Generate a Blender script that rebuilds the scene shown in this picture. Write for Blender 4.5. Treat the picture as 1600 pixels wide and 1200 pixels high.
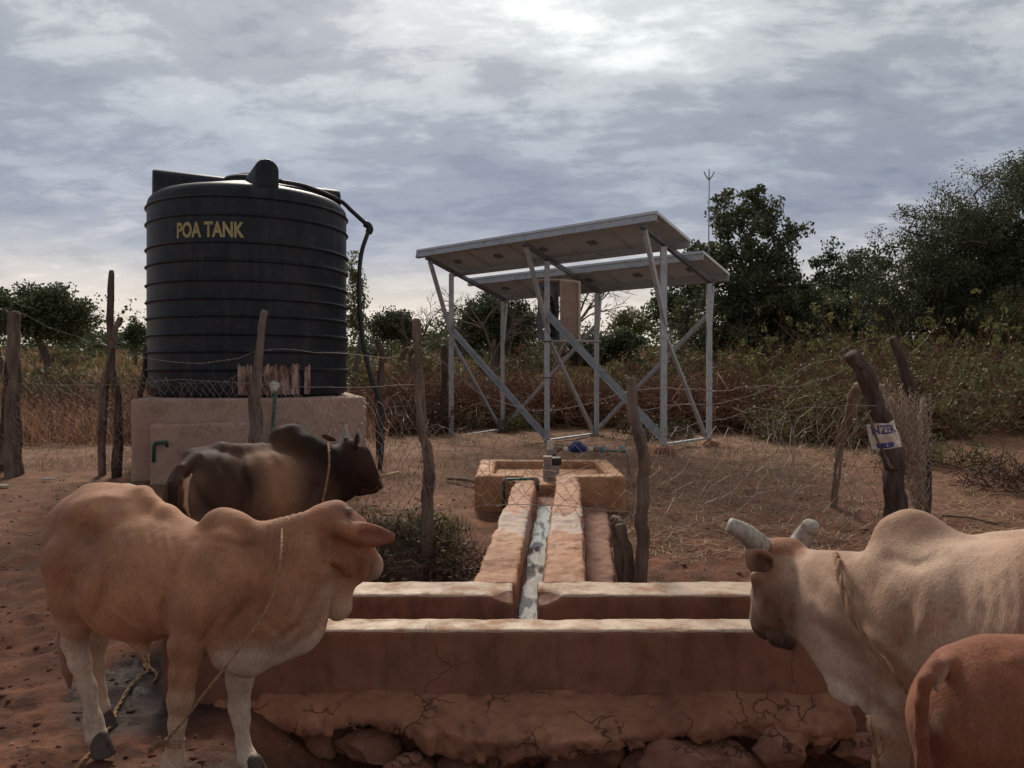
import bpy, bmesh, math, random
import numpy as np
from mathutils import Vector, Matrix
R=math.radians
for o in list(bpy.data.objects): bpy.data.objects.remove(o)
SC=bpy.context.scene; COL=SC.collection
# ---------------- camera
CH=1.7; FPX=1200.0; HY=585.0
cd=bpy.data.cameras.new('camera'); cam=bpy.data.objects.new('camera',cd); COL.objects.link(cam)
cam.location=(0,0,CH); cam.rotation_euler=(R(90),0,0)
cd.sensor_width=36; cd.lens=27; cd.shift_y=-15/1600; cd.clip_start=.05; cd.clip_end=3000
SC.camera=cam
# ---------------- world
SUN_EL=R(40); SUN_AZ=R(-12)          # azimuth from +Y, negative to the left
W=bpy.data.worlds.new('World'); SC.world=W; W.use_nodes=True
nt=W.node_tree; N=nt.nodes; Lk=nt.links; N.clear()
def nn(t,**k):
    n=N.new(t)
    for a,b in k.items(): setattr(n,a,b)
    return n
def math_(op,a,b=None,c=None,clamp=False):
    n=N.new('ShaderNodeMath'); n.operation=op; n.use_clamp=clamp
    for i,v in enumerate((a,b,c)):
        if v is None: continue
        if isinstance(v,(int,float)): n.inputs[i].default_value=v
        else: Lk.new(v,n.inputs[i])
    return n.outputs[0]
def ramp(fac,stops,interp='LINEAR'):
    n=N.new('ShaderNodeValToRGB'); cr=n.color_ramp; cr.interpolation=interp
    while len(cr.elements)<len(stops): cr.elements.new(.5)
    for e,(p,c) in zip(cr.elements,stops):
        e.position=p; e.color=(c,c,c,1) if isinstance(c,(int,float)) else (*c,1)
    Lk.new(fac,n.inputs[0]); return n.outputs[0]
def mix(f,a,b,mode='MIX'):
    n=N.new('ShaderNodeMix'); n.data_type='RGBA'; n.blend_type=mode
    for i,v in ((0,f),(6,a),(7,b)):
        if isinstance(v,(int,float)): n.inputs[i].default_value=v
        elif isinstance(v,tuple): n.inputs[i].default_value=(*v,1)
        else: Lk.new(v,n.inputs[i])
    return n.outputs[2]
out=nn('ShaderNodeOutputWorld')
tc=nn('ShaderNodeTexCoord'); sp=nn('ShaderNodeSeparateXYZ'); Lk.new(tc.outputs['Generated'],sp.inputs[0])
zc=math_('MAXIMUM',sp.outputs[2],0.0); den=math_('ADD',zc,.24)
u=math_('DIVIDE',sp.outputs[0],den); v=math_('DIVIDE',sp.outputs[1],den)
cb=nn('ShaderNodeCombineXYZ'); Lk.new(u,cb.inputs[0]); Lk.new(v,cb.inputs[1])
def noise(scale,det=6,rough=.55,dist=0,loc=(0,0,0),sx=1,sy=1,rot=0):
    m=nn('ShaderNodeMapping'); m.inputs['Location'].default_value=loc; m.inputs['Scale'].default_value=(sx,sy,1); m.inputs['Rotation'].default_value=(0,0,rot)
    Lk.new(cb.outputs[0],m.inputs[0]); n=nn('ShaderNodeTexNoise'); n.inputs['Scale'].default_value=scale
    n.inputs['Detail'].default_value=det; n.inputs['Roughness'].default_value=rough; n.inputs['Distortion'].default_value=dist
    Lk.new(m.outputs[0],n.inputs['Vector']); return n.outputs['Fac']
big=noise(.85,4,.5,.3,(3.1,1.7,0),.8,1.0)
med=noise(2.9,8,.6,.3,(7.3,2.2,0),.8,1.1,.25)
fine=noise(8.5,6,.62,.2,(1.2,9.1,0),.7,1.2,.3)
c0=math_('MULTIPLY_ADD',big,.36,math_('MULTIPLY_ADD',med,.42,math_('MULTIPLY',fine,.24)))
# glow round the hidden sun
SD=Vector((math.sin(SUN_AZ)*math.cos(SUN_EL),math.cos(SUN_AZ)*math.cos(SUN_EL),math.sin(SUN_EL)))
vd=nn('ShaderNodeVectorMath',operation='DOT_PRODUCT'); vn=nn('ShaderNodeVectorMath',operation='NORMALIZE')
Lk.new(tc.outputs['Generated'],vn.inputs[0]); Lk.new(vn.outputs[0],vd.inputs[0]); vd.inputs[1].default_value=SD
glow=math_('POWER',math_('MAXIMUM',vd.outputs['Value'],0.0),7.0)
# right and low sky is brighter and more even, blue-grey belt low to the left
c1=math_('ADD',math_('SUBTRACT',c0,.028),math_('MULTIPLY',glow,.13))
c1=math_('ADD',c1,math_('MULTIPLY',sp.outputs[0],.07))
lit=ramp(c1,[(.42,0),(.50,.16),(.57,.46),(.68,1)],'EASE')
dark=ramp(zc,[(0,(.70,.60,.50)),(.09,(.56,.50,.45)),(.15,(.29,.31,.36)),(.20,(.185,.205,.275)),(.28,(.19,.21,.265)),(.36,(.21,.225,.265)),(.6,(.22,.24,.28))])
brt=ramp(zc,[(0,(.98,.88,.75)),(.12,(.95,.88,.78)),(.18,(.60,.60,.60)),(.25,(.44,.48,.52)),(.34,(.64,.67,.66)),(.45,(.84,.87,.83)),(1,(.85,.87,.86))])
cl=mix(lit,dark,brt)
gain=math_('MULTIPLY',math_('ADD',math_('MULTIPLY',glow,.30),1.0),ramp(math_('MULTIPLY_ADD',sp.outputs[1],.5,.5),[(.0,.88),(.42,.88),(.72,1)]))
cg=nn('ShaderNodeVectorMath',operation='SCALE'); Lk.new(cl,cg.inputs[0]); Lk.new(gain,cg.inputs['Scale'])
bgc=nn('ShaderNodeBackground'); Lk.new(cg.outputs[0],bgc.inputs[0]); bgc.inputs[1].default_value=.84
sky=nn('ShaderNodeTexSky',sky_type='NISHITA',sun_disc=False,sun_elevation=SUN_EL,sun_rotation=SUN_AZ)
bgs=nn('ShaderNodeBackground'); Lk.new(sky.outputs[0],bgs.inputs[0]); bgs.inputs[1].default_value=.08
ms=nn('ShaderNodeMixShader'); ms.inputs[0].default_value=.94
Lk.new(bgs.outputs[0],ms.inputs[1]); Lk.new(bgc.outputs[0],ms.inputs[2]); Lk.new(ms.outputs[0],out.inputs[0])
# ---------------- sun behind thin cloud
sd=bpy.data.lights.new('sun','SUN'); sd.energy=2.3; sd.angle=R(18); sd.color=(1,.90,.76)
so=bpy.data.objects.new('sun',sd); COL.objects.link(so); so.rotation_euler=(-SD).to_track_quat('-Z','Y').to_euler()
SC.view_settings.view_transform='Standard'; SC.view_settings.look='None'; SC.view_settings.exposure=0.56; SC.view_settings.gamma=1
# ---------------- helpers
def P(px,py,Y): return np.array([(px-800)/FPX*Y,Y,CH-(py-HY)/FPX*Y])
rng=np.random.default_rng(5); random.seed(5)
def hsh(i,j,k,s=0):
    n=(i*374761393+j*668265263+k*2147483647+s*974634777)&0xffffffff
    n=((n^(n>>13))*1274126177)&0xffffffff
    return ((n^(n>>16))&0xffff)/65535.0
def vnoise(p,s=0):
    p=np.asarray(p,float); i=np.floor(p).astype(np.int64); f=p-i; f=f*f*(3-2*f); r=0
    for dx in (0,1):
        for dy in (0,1):
            for dz in (0,1):
                w=(f[...,0] if dx else 1-f[...,0])*(f[...,1] if dy else 1-f[...,1])*(f[...,2] if dz else 1-f[...,2])
                r=r+w*hsh(i[...,0]+dx,i[...,1]+dy,i[...,2]+dz,s)
    return r*2-1
def fbm(p,o=4,s=0,g=.5):
    p=np.asarray(p,float); a=1;r=0
    for q in range(o): r=r+a*vnoise(p*(2**q),s+q); a*=g
    return r
_gy=np.array([-50,3,4.4,5.2,6.5,7.4,9,11,14,18,30,60,150,600.]); _gz=np.array([0,0,.02,.1,.28,.38,.45,.60,.58,.62,1.35,3.4,7.0,24.])
_ty=np.concatenate([np.arange(-50,30,.1),np.geomspace(30,600,300)]); _tz=np.interp(_ty,_gy,_gz)
_k=np.ones(13)/13; _ts=_tz.copy(); _ts[6:780]=np.convolve(_tz,_k,'same')[6:780]
def sst(x,a,b): t=np.clip((x-a)/(b-a),0,1); return t*t*(3-2*t)
def ground(X,Y,detail=True):
    X=np.asarray(X,float); Y=np.asarray(Y,float)
    z=np.interp(Y,_ty,_ts)
    z=z-.34*sst(X,-1.35,-.75)*(1-sst(X,2.6,3.2))*sst(Y,2.4,2.9)*(1-sst(Y,3.95,4.05))
    z=z-.03*sst(X,-2.2,-1.4)*(1-sst(X,2.6,3.2))*sst(Y,2.4,2.9)*(1-sst(Y,3.95,4.1))
    z=z-.25*np.exp(-((X+.75)/.5)**2-((Y-5.35)/.33)**2)
    z=z+.35*sst(X,5,9)*sst(Y,8,14)*(1-sst(Y,20,40))
    if detail:
        q=np.stack([X,Y,X*0],-1); far=np.clip(Y/9,1,8)
        z=z+(.018*fbm(q*1.3,3,1)+.017*fbm(q*5,4,9)*sst(-Y,-40,-6)*1.4)*far**.5
        # trampled, hoof-pocked soil near the animals
        pk=fbm(q*9,2,31); z=z-.022*sst(pk,.25,.7)*(1-sst(Y,5,8))
    return z
def gz(x,y): return float(ground(np.array([x]),np.array([y]),False)[0])
class MB:
    def __init__(s): s.v=[]; s.f=[]; s.n=0
    def add(s,v,f):
        v=np.asarray(v,float).reshape(-1,3); s.v.append(v); s.f+= [tuple(int(i)+s.n for i in q) for q in f]; s.n+=len(v)
    def box(s,c,d,rz=0,axes=None):
        c=np.array(c,float); hx,hy,hz=np.array(d)/2
        if axes is None: axes=(np.array([math.cos(rz),math.sin(rz),0]),np.array([-math.sin(rz),math.cos(rz),0]),np.array([0,0,1.]))
        vs=[c+axes[0]*hx*a+axes[1]*hy*b+axes[2]*hz*e for a in(-1,1) for b in(-1,1) for e in(-1,1)]
        s.add(vs,[(0,1,3,2),(4,6,7,5),(0,4,5,1),(2,3,7,6),(0,2,6,4),(1,5,7,3)])
    def bar(s,a,b,w,h=None,up=(0,0,1)):
        a=np.array(a,float); b=np.array(b,float); t=b-a; L=np.linalg.norm(t); t/=L; u=np.cross(up,t)
        if np.linalg.norm(u)<1e-3: u=np.cross((1,0,0),t)
        u/=np.linalg.norm(u); w2=np.cross(t,u); s.box((a+b)/2,(L,w,h or w),axes=(t,u,w2))
    def angle(s,a,b,w,t=.006,flip=1,up=(0,0,1)):   # steel angle section
        a=np.array(a,float); b=np.array(b,float); d=b-a; L=np.linalg.norm(d); d/=L; u=np.cross(up,d)
        if np.linalg.norm(u)<1e-3: u=np.array([.745,-.667,0.])
        u/=np.linalg.norm(u); w2=np.cross(d,u)*flip; m=(a+b)/2
        s.box(m,(L,w,t),axes=(d,u,w2)); s.box(m+u*(w/2-t/2)+w2*(w/2+t/2),(L,t,w),axes=(d,u,w2))
    def tube(s,pts,r,ns=8,cap=True,seed=None,lump=0):
        pts=np.asarray(pts,float); n=len(pts); r=np.full(n,r) if np.isscalar(r) else np.asarray(r,float)
        T=np.gradient(pts,axis=0); T/=np.linalg.norm(T,axis=1)[:,None]+1e-12
        u=np.cross(T[0],(0,0,1.)); 
        if np.linalg.norm(u)<.1: u=np.cross(T[0],(1.,0,0))
        u/=np.linalg.norm(u); vs=[]
        an=np.arange(ns)*2*math.pi/ns
        for i in range(n):
            u=u-T[i]*u.dot(T[i]); u/=np.linalg.norm(u); w=np.cross(T[i],u)
            rr=r[i]
            ring=pts[i]+rr*(np.cos(an)[:,None]*u+np.sin(an)[:,None]*w)
            vs.append(ring)
        vs=np.concatenate(vs)
        if lump<0:
            A_=np.tile(an,n); I_=np.repeat(np.arange(n),ns); c=np.repeat(pts,ns,0); sd_=seed or 0
            k=1-lump*(fbm(np.stack([np.cos(A_)*2.6+sd_,np.sin(A_)*2.6,I_*.09],-1),4,sd_)*.9+.5*fbm(np.stack([np.cos(A_)*.7+sd_,np.sin(A_)*.7,I_*.16],-1),2,sd_+4)); vs=c+(vs-c)*k[:,None]
        if lump>0:
            c=np.repeat(pts,ns,0); k=1+lump*fbm(vs*(.35/max(r.mean(),1e-3)),3,seed or 0); vs=c+(vs-c)*k[:,None]
        f=[(i*ns+j,i*ns+(j+1)%ns,(i+1)*ns+(j+1)%ns,(i+1)*ns+j) for i in range(n-1) for j in range(ns)]
        if cap: f+=[tuple(range(ns))[::-1],tuple((n-1)*ns+j for j in range(ns))]
        s.add(vs,f)
    def lathe(s,prof,c,ns=48,caps=True):
        an=np.arange(ns)*2*math.pi/ns; c=np.array(c,float); vs=[]
        for r,z in prof: vs.append(np.stack([c[0]+r*np.cos(an),c[1]+r*np.sin(an),np.full(ns,c[2]+z)],-1))
        n=len(prof); f=[(i*ns+j,i*ns+(j+1)%ns,(i+1)*ns+(j+1)%ns,(i+1)*ns+j) for i in range(n-1) for j in range(ns)]
        if caps: f+=[tuple(range(ns))[::-1],tuple((n-1)*ns+j for j in range(ns))]
        s.add(np.concatenate(vs),f)
    def mesh(s,name):
        m=bpy.data.meshes.new(name); m.from_pydata(np.concatenate(s.v).tolist(),[],s.f); m.update(); return m
    def build(s,name,mat,parent=None,smooth=False,bevel=0,**tg):
        m=s.mesh(name)
        if bevel:
            b=bmesh.new(); b.from_mesh(m); bmesh.ops.bevel(b,geom=[e for e in b.edges if e.calc_face_angle(0)>.6],offset=bevel,segments=2,affect='EDGES',profile=.6); b.to_mesh(m); b.free()
        return link(name,m,mat,parent,smooth,**tg)
def link(name,m,mat,parent=None,smooth=False,**tg):
    o=bpy.data.objects.new(name,m); COL.objects.link(o)
    if mat: m.materials.append(mat)
    if smooth: m.shade_smooth()
    if smooth=='auto':
        try: m.set_sharp_from_angle(angle=R(40))
        except Exception: pass
    if parent:
        o.parent=parent
        T=Matrix.Identity(4); q=parent
        while q: T=q.matrix_basis@T; q=q.parent
        o.matrix_basis=T.inverted()
    tag(o,**tg); return o
def tag(o,label=None,cat=None,group=None,kind=None):
    if label: o['label']=label
    if cat: o['category']=cat
    if group: o['group']=group
    if kind: o['kind']=kind
    return o
def empty(name,loc,label,cat,group=None):
    o=bpy.data.objects.new(name,None); COL.objects.link(o); o.location=tuple(float(x) for x in loc); o.empty_display_size=.1
    return tag(o,label,cat,group)
def rawmesh(name,v,f,nq=4):
    v=np.asarray(v,np.float32); f=np.asarray(f,np.int32); m=bpy.data.meshes.new(name)
    m.vertices.add(len(v)); m.vertices.foreach_set('co',v.ravel()); m.loops.add(f.size); m.polygons.add(len(f))
    m.loops.foreach_set('vertex_index',f.ravel()); m.polygons.foreach_set('loop_start',np.arange(len(f),dtype=np.int32)*nq)
    m.update(calc_edges=True); m.validate(); return m
def setcol(m,c,name='col'):
    a=m.color_attributes.new(name,'FLOAT_COLOR','POINT'); c=np.concatenate([c,np.ones((len(c),1))],1).astype(np.float32); a.data.foreach_set('color',c.ravel())
# ---------------- implicit surfaces
class SDF:
    def __init__(s,lo,hi,h):
        s.lo=np.array(lo,float); s.h=h; s.n=np.ceil((np.array(hi)-s.lo)/h).astype(int)+1
        s.D=np.full(s.n,1.0,np.float32); s.ax=[s.lo[i]+h*np.arange(s.n[i]) for i in range(3)]; s.pr=[]
    def _sub(s,lo,hi):
        sl=[];
        for i in range(3):
            a=max(0,int((lo[i]-s.lo[i])/s.h)-1); b=min(s.n[i],int((hi[i]-s.lo[i])/s.h)+3)
            if b<=a: return None,None
            sl.append(slice(a,b))
        g=np.stack(np.meshgrid(*[s.ax[i][sl[i]] for i in range(3)],indexing='ij'),-1)
        return tuple(sl),g
    def add(s,fn,lo,hi,k,col=None,cut=False,cw=1.0):
        m=k+4*s.h; sl,g=s._sub(np.array(lo)-m,np.array(hi)+m)
        if sl is None: return
        d2=fn(g).astype(np.float32); d1=s.D[sl]
        if cut:
            d2=-d2; hh=np.clip(.5-.5*(d2-d1)/k,0,1); s.D[sl]=d2*(1-hh)+d1*hh+k*hh*(1-hh)
        else:
            hh=np.clip(.5+.5*(d2-d1)/k,0,1); s.D[sl]=d2*(1-hh)+d1*hh-k*hh*(1-hh)
        if col is not None: s.pr.append((fn,col,cw))
    def cap(s,a,ra,b,rb,k=.04,col=None,flat=None,cut=False,cw=1.0):
        a=np.array(a,float); b=np.array(b,float)
        if flat is not None:
            nv,sc=flat; nv=np.array(nv,float); nv/=np.linalg.norm(nv); mid=(a+b)/2
            tr=lambda p: p+(sc-1)*((p-mid)@nv)[...,None]*nv
        else: tr=lambda p:p
        A=tr(a); B=tr(b); ab=B-A; L2=ab@ab+1e-12
        def fn(p):
            q=tr(p)-A; t=np.clip((q@ab)/L2,0,1); return np.linalg.norm(q-t[...,None]*ab,axis=-1)-(ra+(rb-ra)*t)
        r=max(ra,rb); s.add(fn,np.minimum(a,b)-r,np.maximum(a,b)+r,k,col,cut,cw)
    def ell(s,c,r,f=(1,0,0),k=.06,col=None,up=(0,0,1),cut=False,cw=1.0):
        c=np.array(c,float); f=np.array(f,float); f/=np.linalg.norm(f); n=np.cross(up,f); n/=np.linalg.norm(n); w=np.cross(f,n)
        M=np.stack([f,n,w],-1); r=np.array(r,float)
        def fn(p):
            q=(p-c)@M; k0=np.linalg.norm(q/r,axis=-1); k1=np.linalg.norm(q/r**2,axis=-1)+1e-9; return k0*(k0-1)/k1
        e=np.abs(M)@r; s.add(fn,c-e,c+e,k,col,cut,cw)
    def box(s,c,d,rz=0,rad=.02,k=.02,col=None,cut=False,tilt=None):
        c=np.array(c,float); hd=np.array(d)/2-rad; ca,sa=math.cos(rz),math.sin(rz); M=np.array([[ca,-sa,0],[sa,ca,0],[0,0,1.]])
        if tilt is not None: M=np.array(Matrix.Rotation(tilt,3,'X'))@M
        def fn(p):
            q=np.abs((p-c)@M)-hd; return np.linalg.norm(np.maximum(q,0),axis=-1)+np.minimum(q.max(-1),0)-rad
        e=np.abs(M)@(hd+rad); s.add(fn,c-e,c+e,k,col,cut)
    def warp(s,fn):
        g=np.stack(np.meshgrid(*s.ax,indexing='ij'),-1); msk=np.abs(s.D)<.12
        q=g[msk]; s.D[msk]+=fn(q).astype(np.float32)
    def mesh(s,name,smooth=1):
        D=s.D; I=D<0; h=s.h
        cs=[I[a:I.shape[0]-1+a,b:I.shape[1]-1+b,c:I.shape[2]-1+c] for a in(0,1) for b in(0,1) for c in(0,1)]
        sm=sum(c.astype(np.int8) for c in cs); act=(sm>0)&(sm<8); idx=np.argwhere(act); ids=np.full(act.shape,-1,np.int64); ids[act]=np.arange(len(idx))
        cor=np.array([(a,b,c) for a in(0,1) for b in(0,1) for c in(0,1)]); V=D[tuple((idx[:,None,:]+cor[None]).transpose(2,0,1))]
        acc=np.zeros((len(idx),3)); cnt=np.zeros(len(idx))
        for i in range(8):
            for j in range(i+1,8):
                if np.abs(cor[i]-cor[j]).sum()!=1: continue
                m=(V[:,i]<0)!=(V[:,j]<0); t=V[m,i]/(V[m,i]-V[m,j]); acc[m]+=cor[i]+t[:,None]*(cor[j]-cor[i]); cnt[m]+=1
        v=(idx+acc/cnt[:,None])*h+s.lo; F=[]
        for ax in range(3):
            sa=[slice(None)]*3; sb=[slice(None)]*3; sa[ax]=slice(0,-1); sb[ax]=slice(1,None)
            ch=I[tuple(sa)]!=I[tuple(sb)]; e=np.argwhere(ch); o1,o2=[(1,2),(2,0),(0,1)][ax]
            e=e[(e[:,o1]>0)&(e[:,o2]>0)&(e[:,o1]<act.shape[o1])&(e[:,o2]<act.shape[o2])]
            ins=I[tuple(e.T)]; q=[]
            for d1,d2 in((1,1),(0,1),(0,0),(1,0)):
                c=e.copy(); c[:,o1]-=d1; c[:,o2]-=d2; q.append(ids[tuple(c.T)])
            q=np.stack(q,1); q[~ins]=q[~ins][:,::-1]; F.append(q)
        F=np.concatenate(F); F=F[(F>=0).all(1)]
        for _ in range(smooth):
            a=np.zeros_like(v); c=np.zeros(len(v))
            for i in range(4):
                j=(i+1)%4
                np.add.at(a,F[:,i],v[F[:,j]]); np.add.at(a,F[:,j],v[F[:,i]]); np.add.at(c,F[:,i],1); np.add.at(c,F[:,j],1)
            v=v*.5+.5*a/np.maximum(c,1)[:,None]
        m=rawmesh(name,v,F); m.shade_smooth()
        if s.pr:
            w=np.zeros(len(v)); C=np.zeros((len(v),3))
            for fn,col,cw in s.pr:
                d=fn(v); ww=cw*np.exp(-np.clip(d,-.03,.6)/(.028 if cw<2 else .010)) if cw<2 else (cw*3)*np.exp(-np.clip(d,-.004,.6)/.006); w+=ww; C+=ww[:,None]*np.array(col)
            s.C=C/w[:,None]; s.v=v
        return m
# ---------------- materials
def newmat(name):
    global N,Lk
    m=bpy.data.materials.new(name); m.use_nodes=True; N=m.node_tree.nodes; Lk=m.node_tree.links
    b=N['Principled BSDF']; b.inputs['Specular IOR Level'].default_value=.3; return m,b
def coords(sc=(1,1,1)):
    t=nn('ShaderNodeTexCoord'); m=nn('ShaderNodeMapping'); m.inputs['Scale'].default_value=sc; g=nn('ShaderNodeNewGeometry')
    Lk.new(g.outputs['Position'],m.inputs[0]); return m.outputs[0]
def tn(vec,scale,det=5,rough=.6,dist=0):
    n=nn('ShaderNodeTexNoise'); n.inputs['Scale'].default_value=scale; n.inputs['Detail'].default_value=det; n.inputs['Roughness'].default_value=rough; n.inputs['Distortion'].default_value=dist
    Lk.new(vec,n.inputs['Vector']); return n.outputs['Fac']
def bump(b,h,strength=.5,dist=.01,prev=None):
    n=nn('ShaderNodeBump'); n.inputs['Strength'].default_value=strength; n.inputs['Distance'].default_value=dist; Lk.new(h,n.inputs['Height'])
    if prev: Lk.new(prev,n.inputs['Normal'])
    Lk.new(n.outputs[0],b.inputs['Normal']); return n.outputs[0]
def simple(name,c1,c2=None,scale=4,rough=.8,metal=0,bs=.3,bd=.004,bscale=None,sc=(1,1,1),lo=.35,hi=.65,spec=.3,c3=None):
    m,b=newmat(name); v=coords(sc); n=tn(v,scale); c2=c2 or tuple(x*.7 for x in c1)
    c=ramp(n,[(lo,c1),(hi,c2)] if c3 is None else [(lo,c1),((lo+hi)/2,c2),(hi,c3)])
    Lk.new(c,b.inputs['Base Color']); b.inputs['Roughness'].default_value=rough; b.inputs['Metallic'].default_value=metal; b.inputs['Specular IOR Level'].default_value=spec
    if bs: bump(b,tn(v,bscale or scale*6,6,.65),bs,bd)
    return m
def cracks(p,c,b,scale,prev,width=.02,amt=.8,dist=.35,depth=.02,dark=(.03,.015,.01)):
    nz=nn('ShaderNodeTexNoise'); nz.inputs['Scale'].default_value=scale*2.2; nz.inputs['Detail'].default_value=5; Lk.new(p,nz.inputs['Vector'])
    ad=nn('ShaderNodeVectorMath',operation='MULTIPLY_ADD'); Lk.new(nz.outputs['Color'],ad.inputs[0]); ad.inputs[1].default_value=(dist,)*3; Lk.new(p,ad.inputs[2])
    vo=nn('ShaderNodeTexVoronoi',feature='DISTANCE_TO_EDGE'); vo.inputs['Scale'].default_value=scale; Lk.new(ad.outputs[0],vo.inputs['Vector'])
    ms_=ramp(tn(p,scale*.8,3,.5),[(.46,0),(.56,1)]); k=math_('MULTIPLY',ramp(vo.outputs['Distance'],[(0,1),(width,0)]),ms_)
    c=mix(math_('MULTIPLY',k,amt),c,dark); Lk.new(c,b.inputs['Base Color']); return bump(b,math_('SUBTRACT',1.0,k),.8,depth,prev)
def leafmat(name,c1,c2,rough=.6,trans=.25):
    m,b=newmat(name); a=nn('ShaderNodeAttribute',attribute_name='col'); c=mix(a.outputs['Fac'],c1,c2); Lk.new(c,b.inputs['Base Color']); b.inputs['Roughness'].default_value=rough
    o=N['Material Output']; t=nn('ShaderNodeBsdfTranslucent'); Lk.new(c,t.inputs[0]); ms=nn('ShaderNodeMixShader'); ms.inputs[0].default_value=trans
    Lk.new(b.outputs[0],ms.inputs[1]); Lk.new(t.outputs[0],ms.inputs[2]); Lk.new(ms.outputs[0],o.inputs[0]); return m
# ================= GROUND
def build_ground():
    ys=np.concatenate([np.arange(-12,2,.6),2.0*1.0075**np.arange(0,785)]); s=np.linspace(-1.5,1.5,620)
    Yg,Sg=np.meshgrid(ys,s,indexing='ij'); Xg=Sg*(np.maximum(Yg,1)+3.5); Z=ground(Xg,Yg)
    ny,nx=Yg.shape; v=np.stack([Xg,Yg,Z],-1).reshape(-1,3); i=np.arange(ny-1)[:,None]*nx+np.arange(nx-1)[None]
    f=np.stack([i,i+1,i+nx+1,i+nx],-1).reshape(-1,4); m=rawmesh('ground',v,f)
    mt,b=newmat('red_earth'); p=coords(); 
    a=tn(p,.9,6,.62,.3); c=tn(p,5,7,.7); g=tn(p,38,5,.7)
    base=ramp(a,[(.34,(.13,.048,.026)),(.5,(.20,.076,.040)),(.66,(.29,.125,.068))])
    base=mix(ramp(c,[(.40,0),(.62,1)]),base,(.085,.033,.020)); base=mix(ramp(g,[(.62,0),(.75,.55)]),base,(.25,.14,.09))
    sx=nn('ShaderNodeSeparateXYZ'); Lk.new(p,sx.inputs[0])
    # dry litter and thin grass cover farther out
    far=math_('MULTIPLY',ramp(math_('ADD',math_('MULTIPLY',sx.outputs[1],.05),math_('MULTIPLY',math_('SUBTRACT',c,.5),.5)),[(.24,0),(.5,1)]),.75)
    lit=ramp(tn(p,11,6,.7),[(.35,(.15,.070,.038)),(.55,(.27,.155,.085)),(.72,(.15,.115,.045))])
    base=mix(math_('MULTIPLY',far,.62),base,lit)
    far2=ramp(math_('MULTIPLY',sx.outputs[1],.01),[(.14,0),(.4,1)]); base=mix(far2,base,(.13,.135,.055))
    # wet mud beside the end of the trough
    def blob(x,y,rx,ry):
        dx=math_('DIVIDE',math_('SUBTRACT',sx.outputs[0],x),rx); dy=math_('DIVIDE',math_('SUBTRACT',sx.outputs[1],y),ry)
        d=math_('SQRT',math_('ADD',math_('MULTIPLY',dx,dx),math_('MULTIPLY',dy,dy)))
        return math_('SUBTRACT',1.0,math_('ADD',d,math_('MULTIPLY',math_('SUBTRACT',c,.5),1.6)))
    wet=ramp(math_('MAXIMUM',blob(-1.85,4.15,.5,.62),blob(.3,3.2,2.1,.7)),[(.0,0),(.25,1)])
    base=mix(math_('MULTIPLY',wet,.8),base,(.026,.016,.013))
    Lk.new(base,b.inputs['Base Color'])
    pud=ramp(math_('ADD',blob(-1.88,4.2,.42,.42),math_('MULTIPLY',math_('SUBTRACT',tn(p,14,4),.5),1.5)),[(.25,0),(.45,1)])
    b.inputs['Specular IOR Level'].default_value=.35
    Lk.new(math_('SUBTRACT',.95,math_('ADD',math_('MULTIPLY',wet,.2),math_('MULTIPLY',pud,.42))),b.inputs['Roughness'])
    n1=bump(b,tn(p,9,9,.72),.9,.038); bump(b,g,.8,.009,n1)
    link('ground',m,mt,smooth=True,kind='structure')
build_ground()
def clods():
    r=np.random.default_rng(61); n=1500; Y=2.9+6*r.random(n)**1.4; X=-Y*r.uniform(.12,.72,n); k=(X<-1.9)|(Y<3.6)|(Y>5.4); X=X[k];Y=Y[k]
    X2=r.uniform(-1,4,500); Y2=r.uniform(5.2,9,500); X=np.r_[X,X2]; Y=np.r_[Y,Y2]; k=~((np.abs(X-.25)<.8)&(Y>4)); X=X[k];Y=Y[k]; Z=ground(X,Y)
    bm=bmesh.new(); bmesh.ops.create_icosphere(bm,subdivisions=1,radius=1); bv=np.array([q.co[:] for q in bm.verts]); bf=[[q.index for q in f.verts] for f in bm.faces]; bm.free(); V=[];F=[]
    for i,(x,y,z) in enumerate(zip(X,Y,Z)):
        s_=.005+.022*r.random()**3; V.append(bv*(r.uniform(.6,1.2,3)*[1,1,.45])*s_*(1+.25*r.normal(0,1,(len(bv),1)))+(x,y,z)); F.append(np.array(bf)+i*len(bv))
    m=rawmesh('soil_clods',np.concatenate(V),np.concatenate(F),3); link('soil_clods',m,bpy.data.materials['red_earth'],kind='stuff')
clods()
# ---- blade / straw clutter (stuff)
def blades(name,xy,length,width,upr,mat,zoff=0,bend=.4,colr=None,**tg):
    n=len(xy); z=ground(xy[:,0],xy[:,1],True)+zoff; az=rng.uniform(0,2*math.pi,n); el=upr
    L=length; d=np.stack([np.cos(az)*np.cos(el),np.sin(az)*np.cos(el),np.sin(el)],-1)
    sd=np.stack([-np.sin(az),np.cos(az),np.zeros(n)],-1)*(width[:,None]/2)
    b0=np.stack([xy[:,0],xy[:,1],z],-1); m1=b0+d*L[:,None]*.55; 
    d2=d.copy(); d2[:,2]-=bend*np.sin(el); d2/=np.linalg.norm(d2,axis=1)[:,None]; t=m1+d2*L[:,None]*.45
    v=np.stack([b0-sd,b0+sd,m1+sd*.8,m1-sd*.8,t],1).reshape(-1,3)
    i=np.arange(n)[:,None]*5; f=np.concatenate([i+[0,1,2],i+[0,2,3],i+[3,2,4]],0).astype(np.int32)
    m=rawmesh(name,v,f,3); c=np.repeat(colr if colr is not None else rng.random(n),5); setcol(m,np.stack([c,c,c],-1))
    return link(name,m,mat,**tg)
M_straw=leafmat('dry_straw',(.20,.115,.06),(.55,.38,.22),.8,.1)
M_grass=leafmat('sparse_grass',(.07,.075,.03),(.26,.20,.10),.7,.2)
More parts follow.
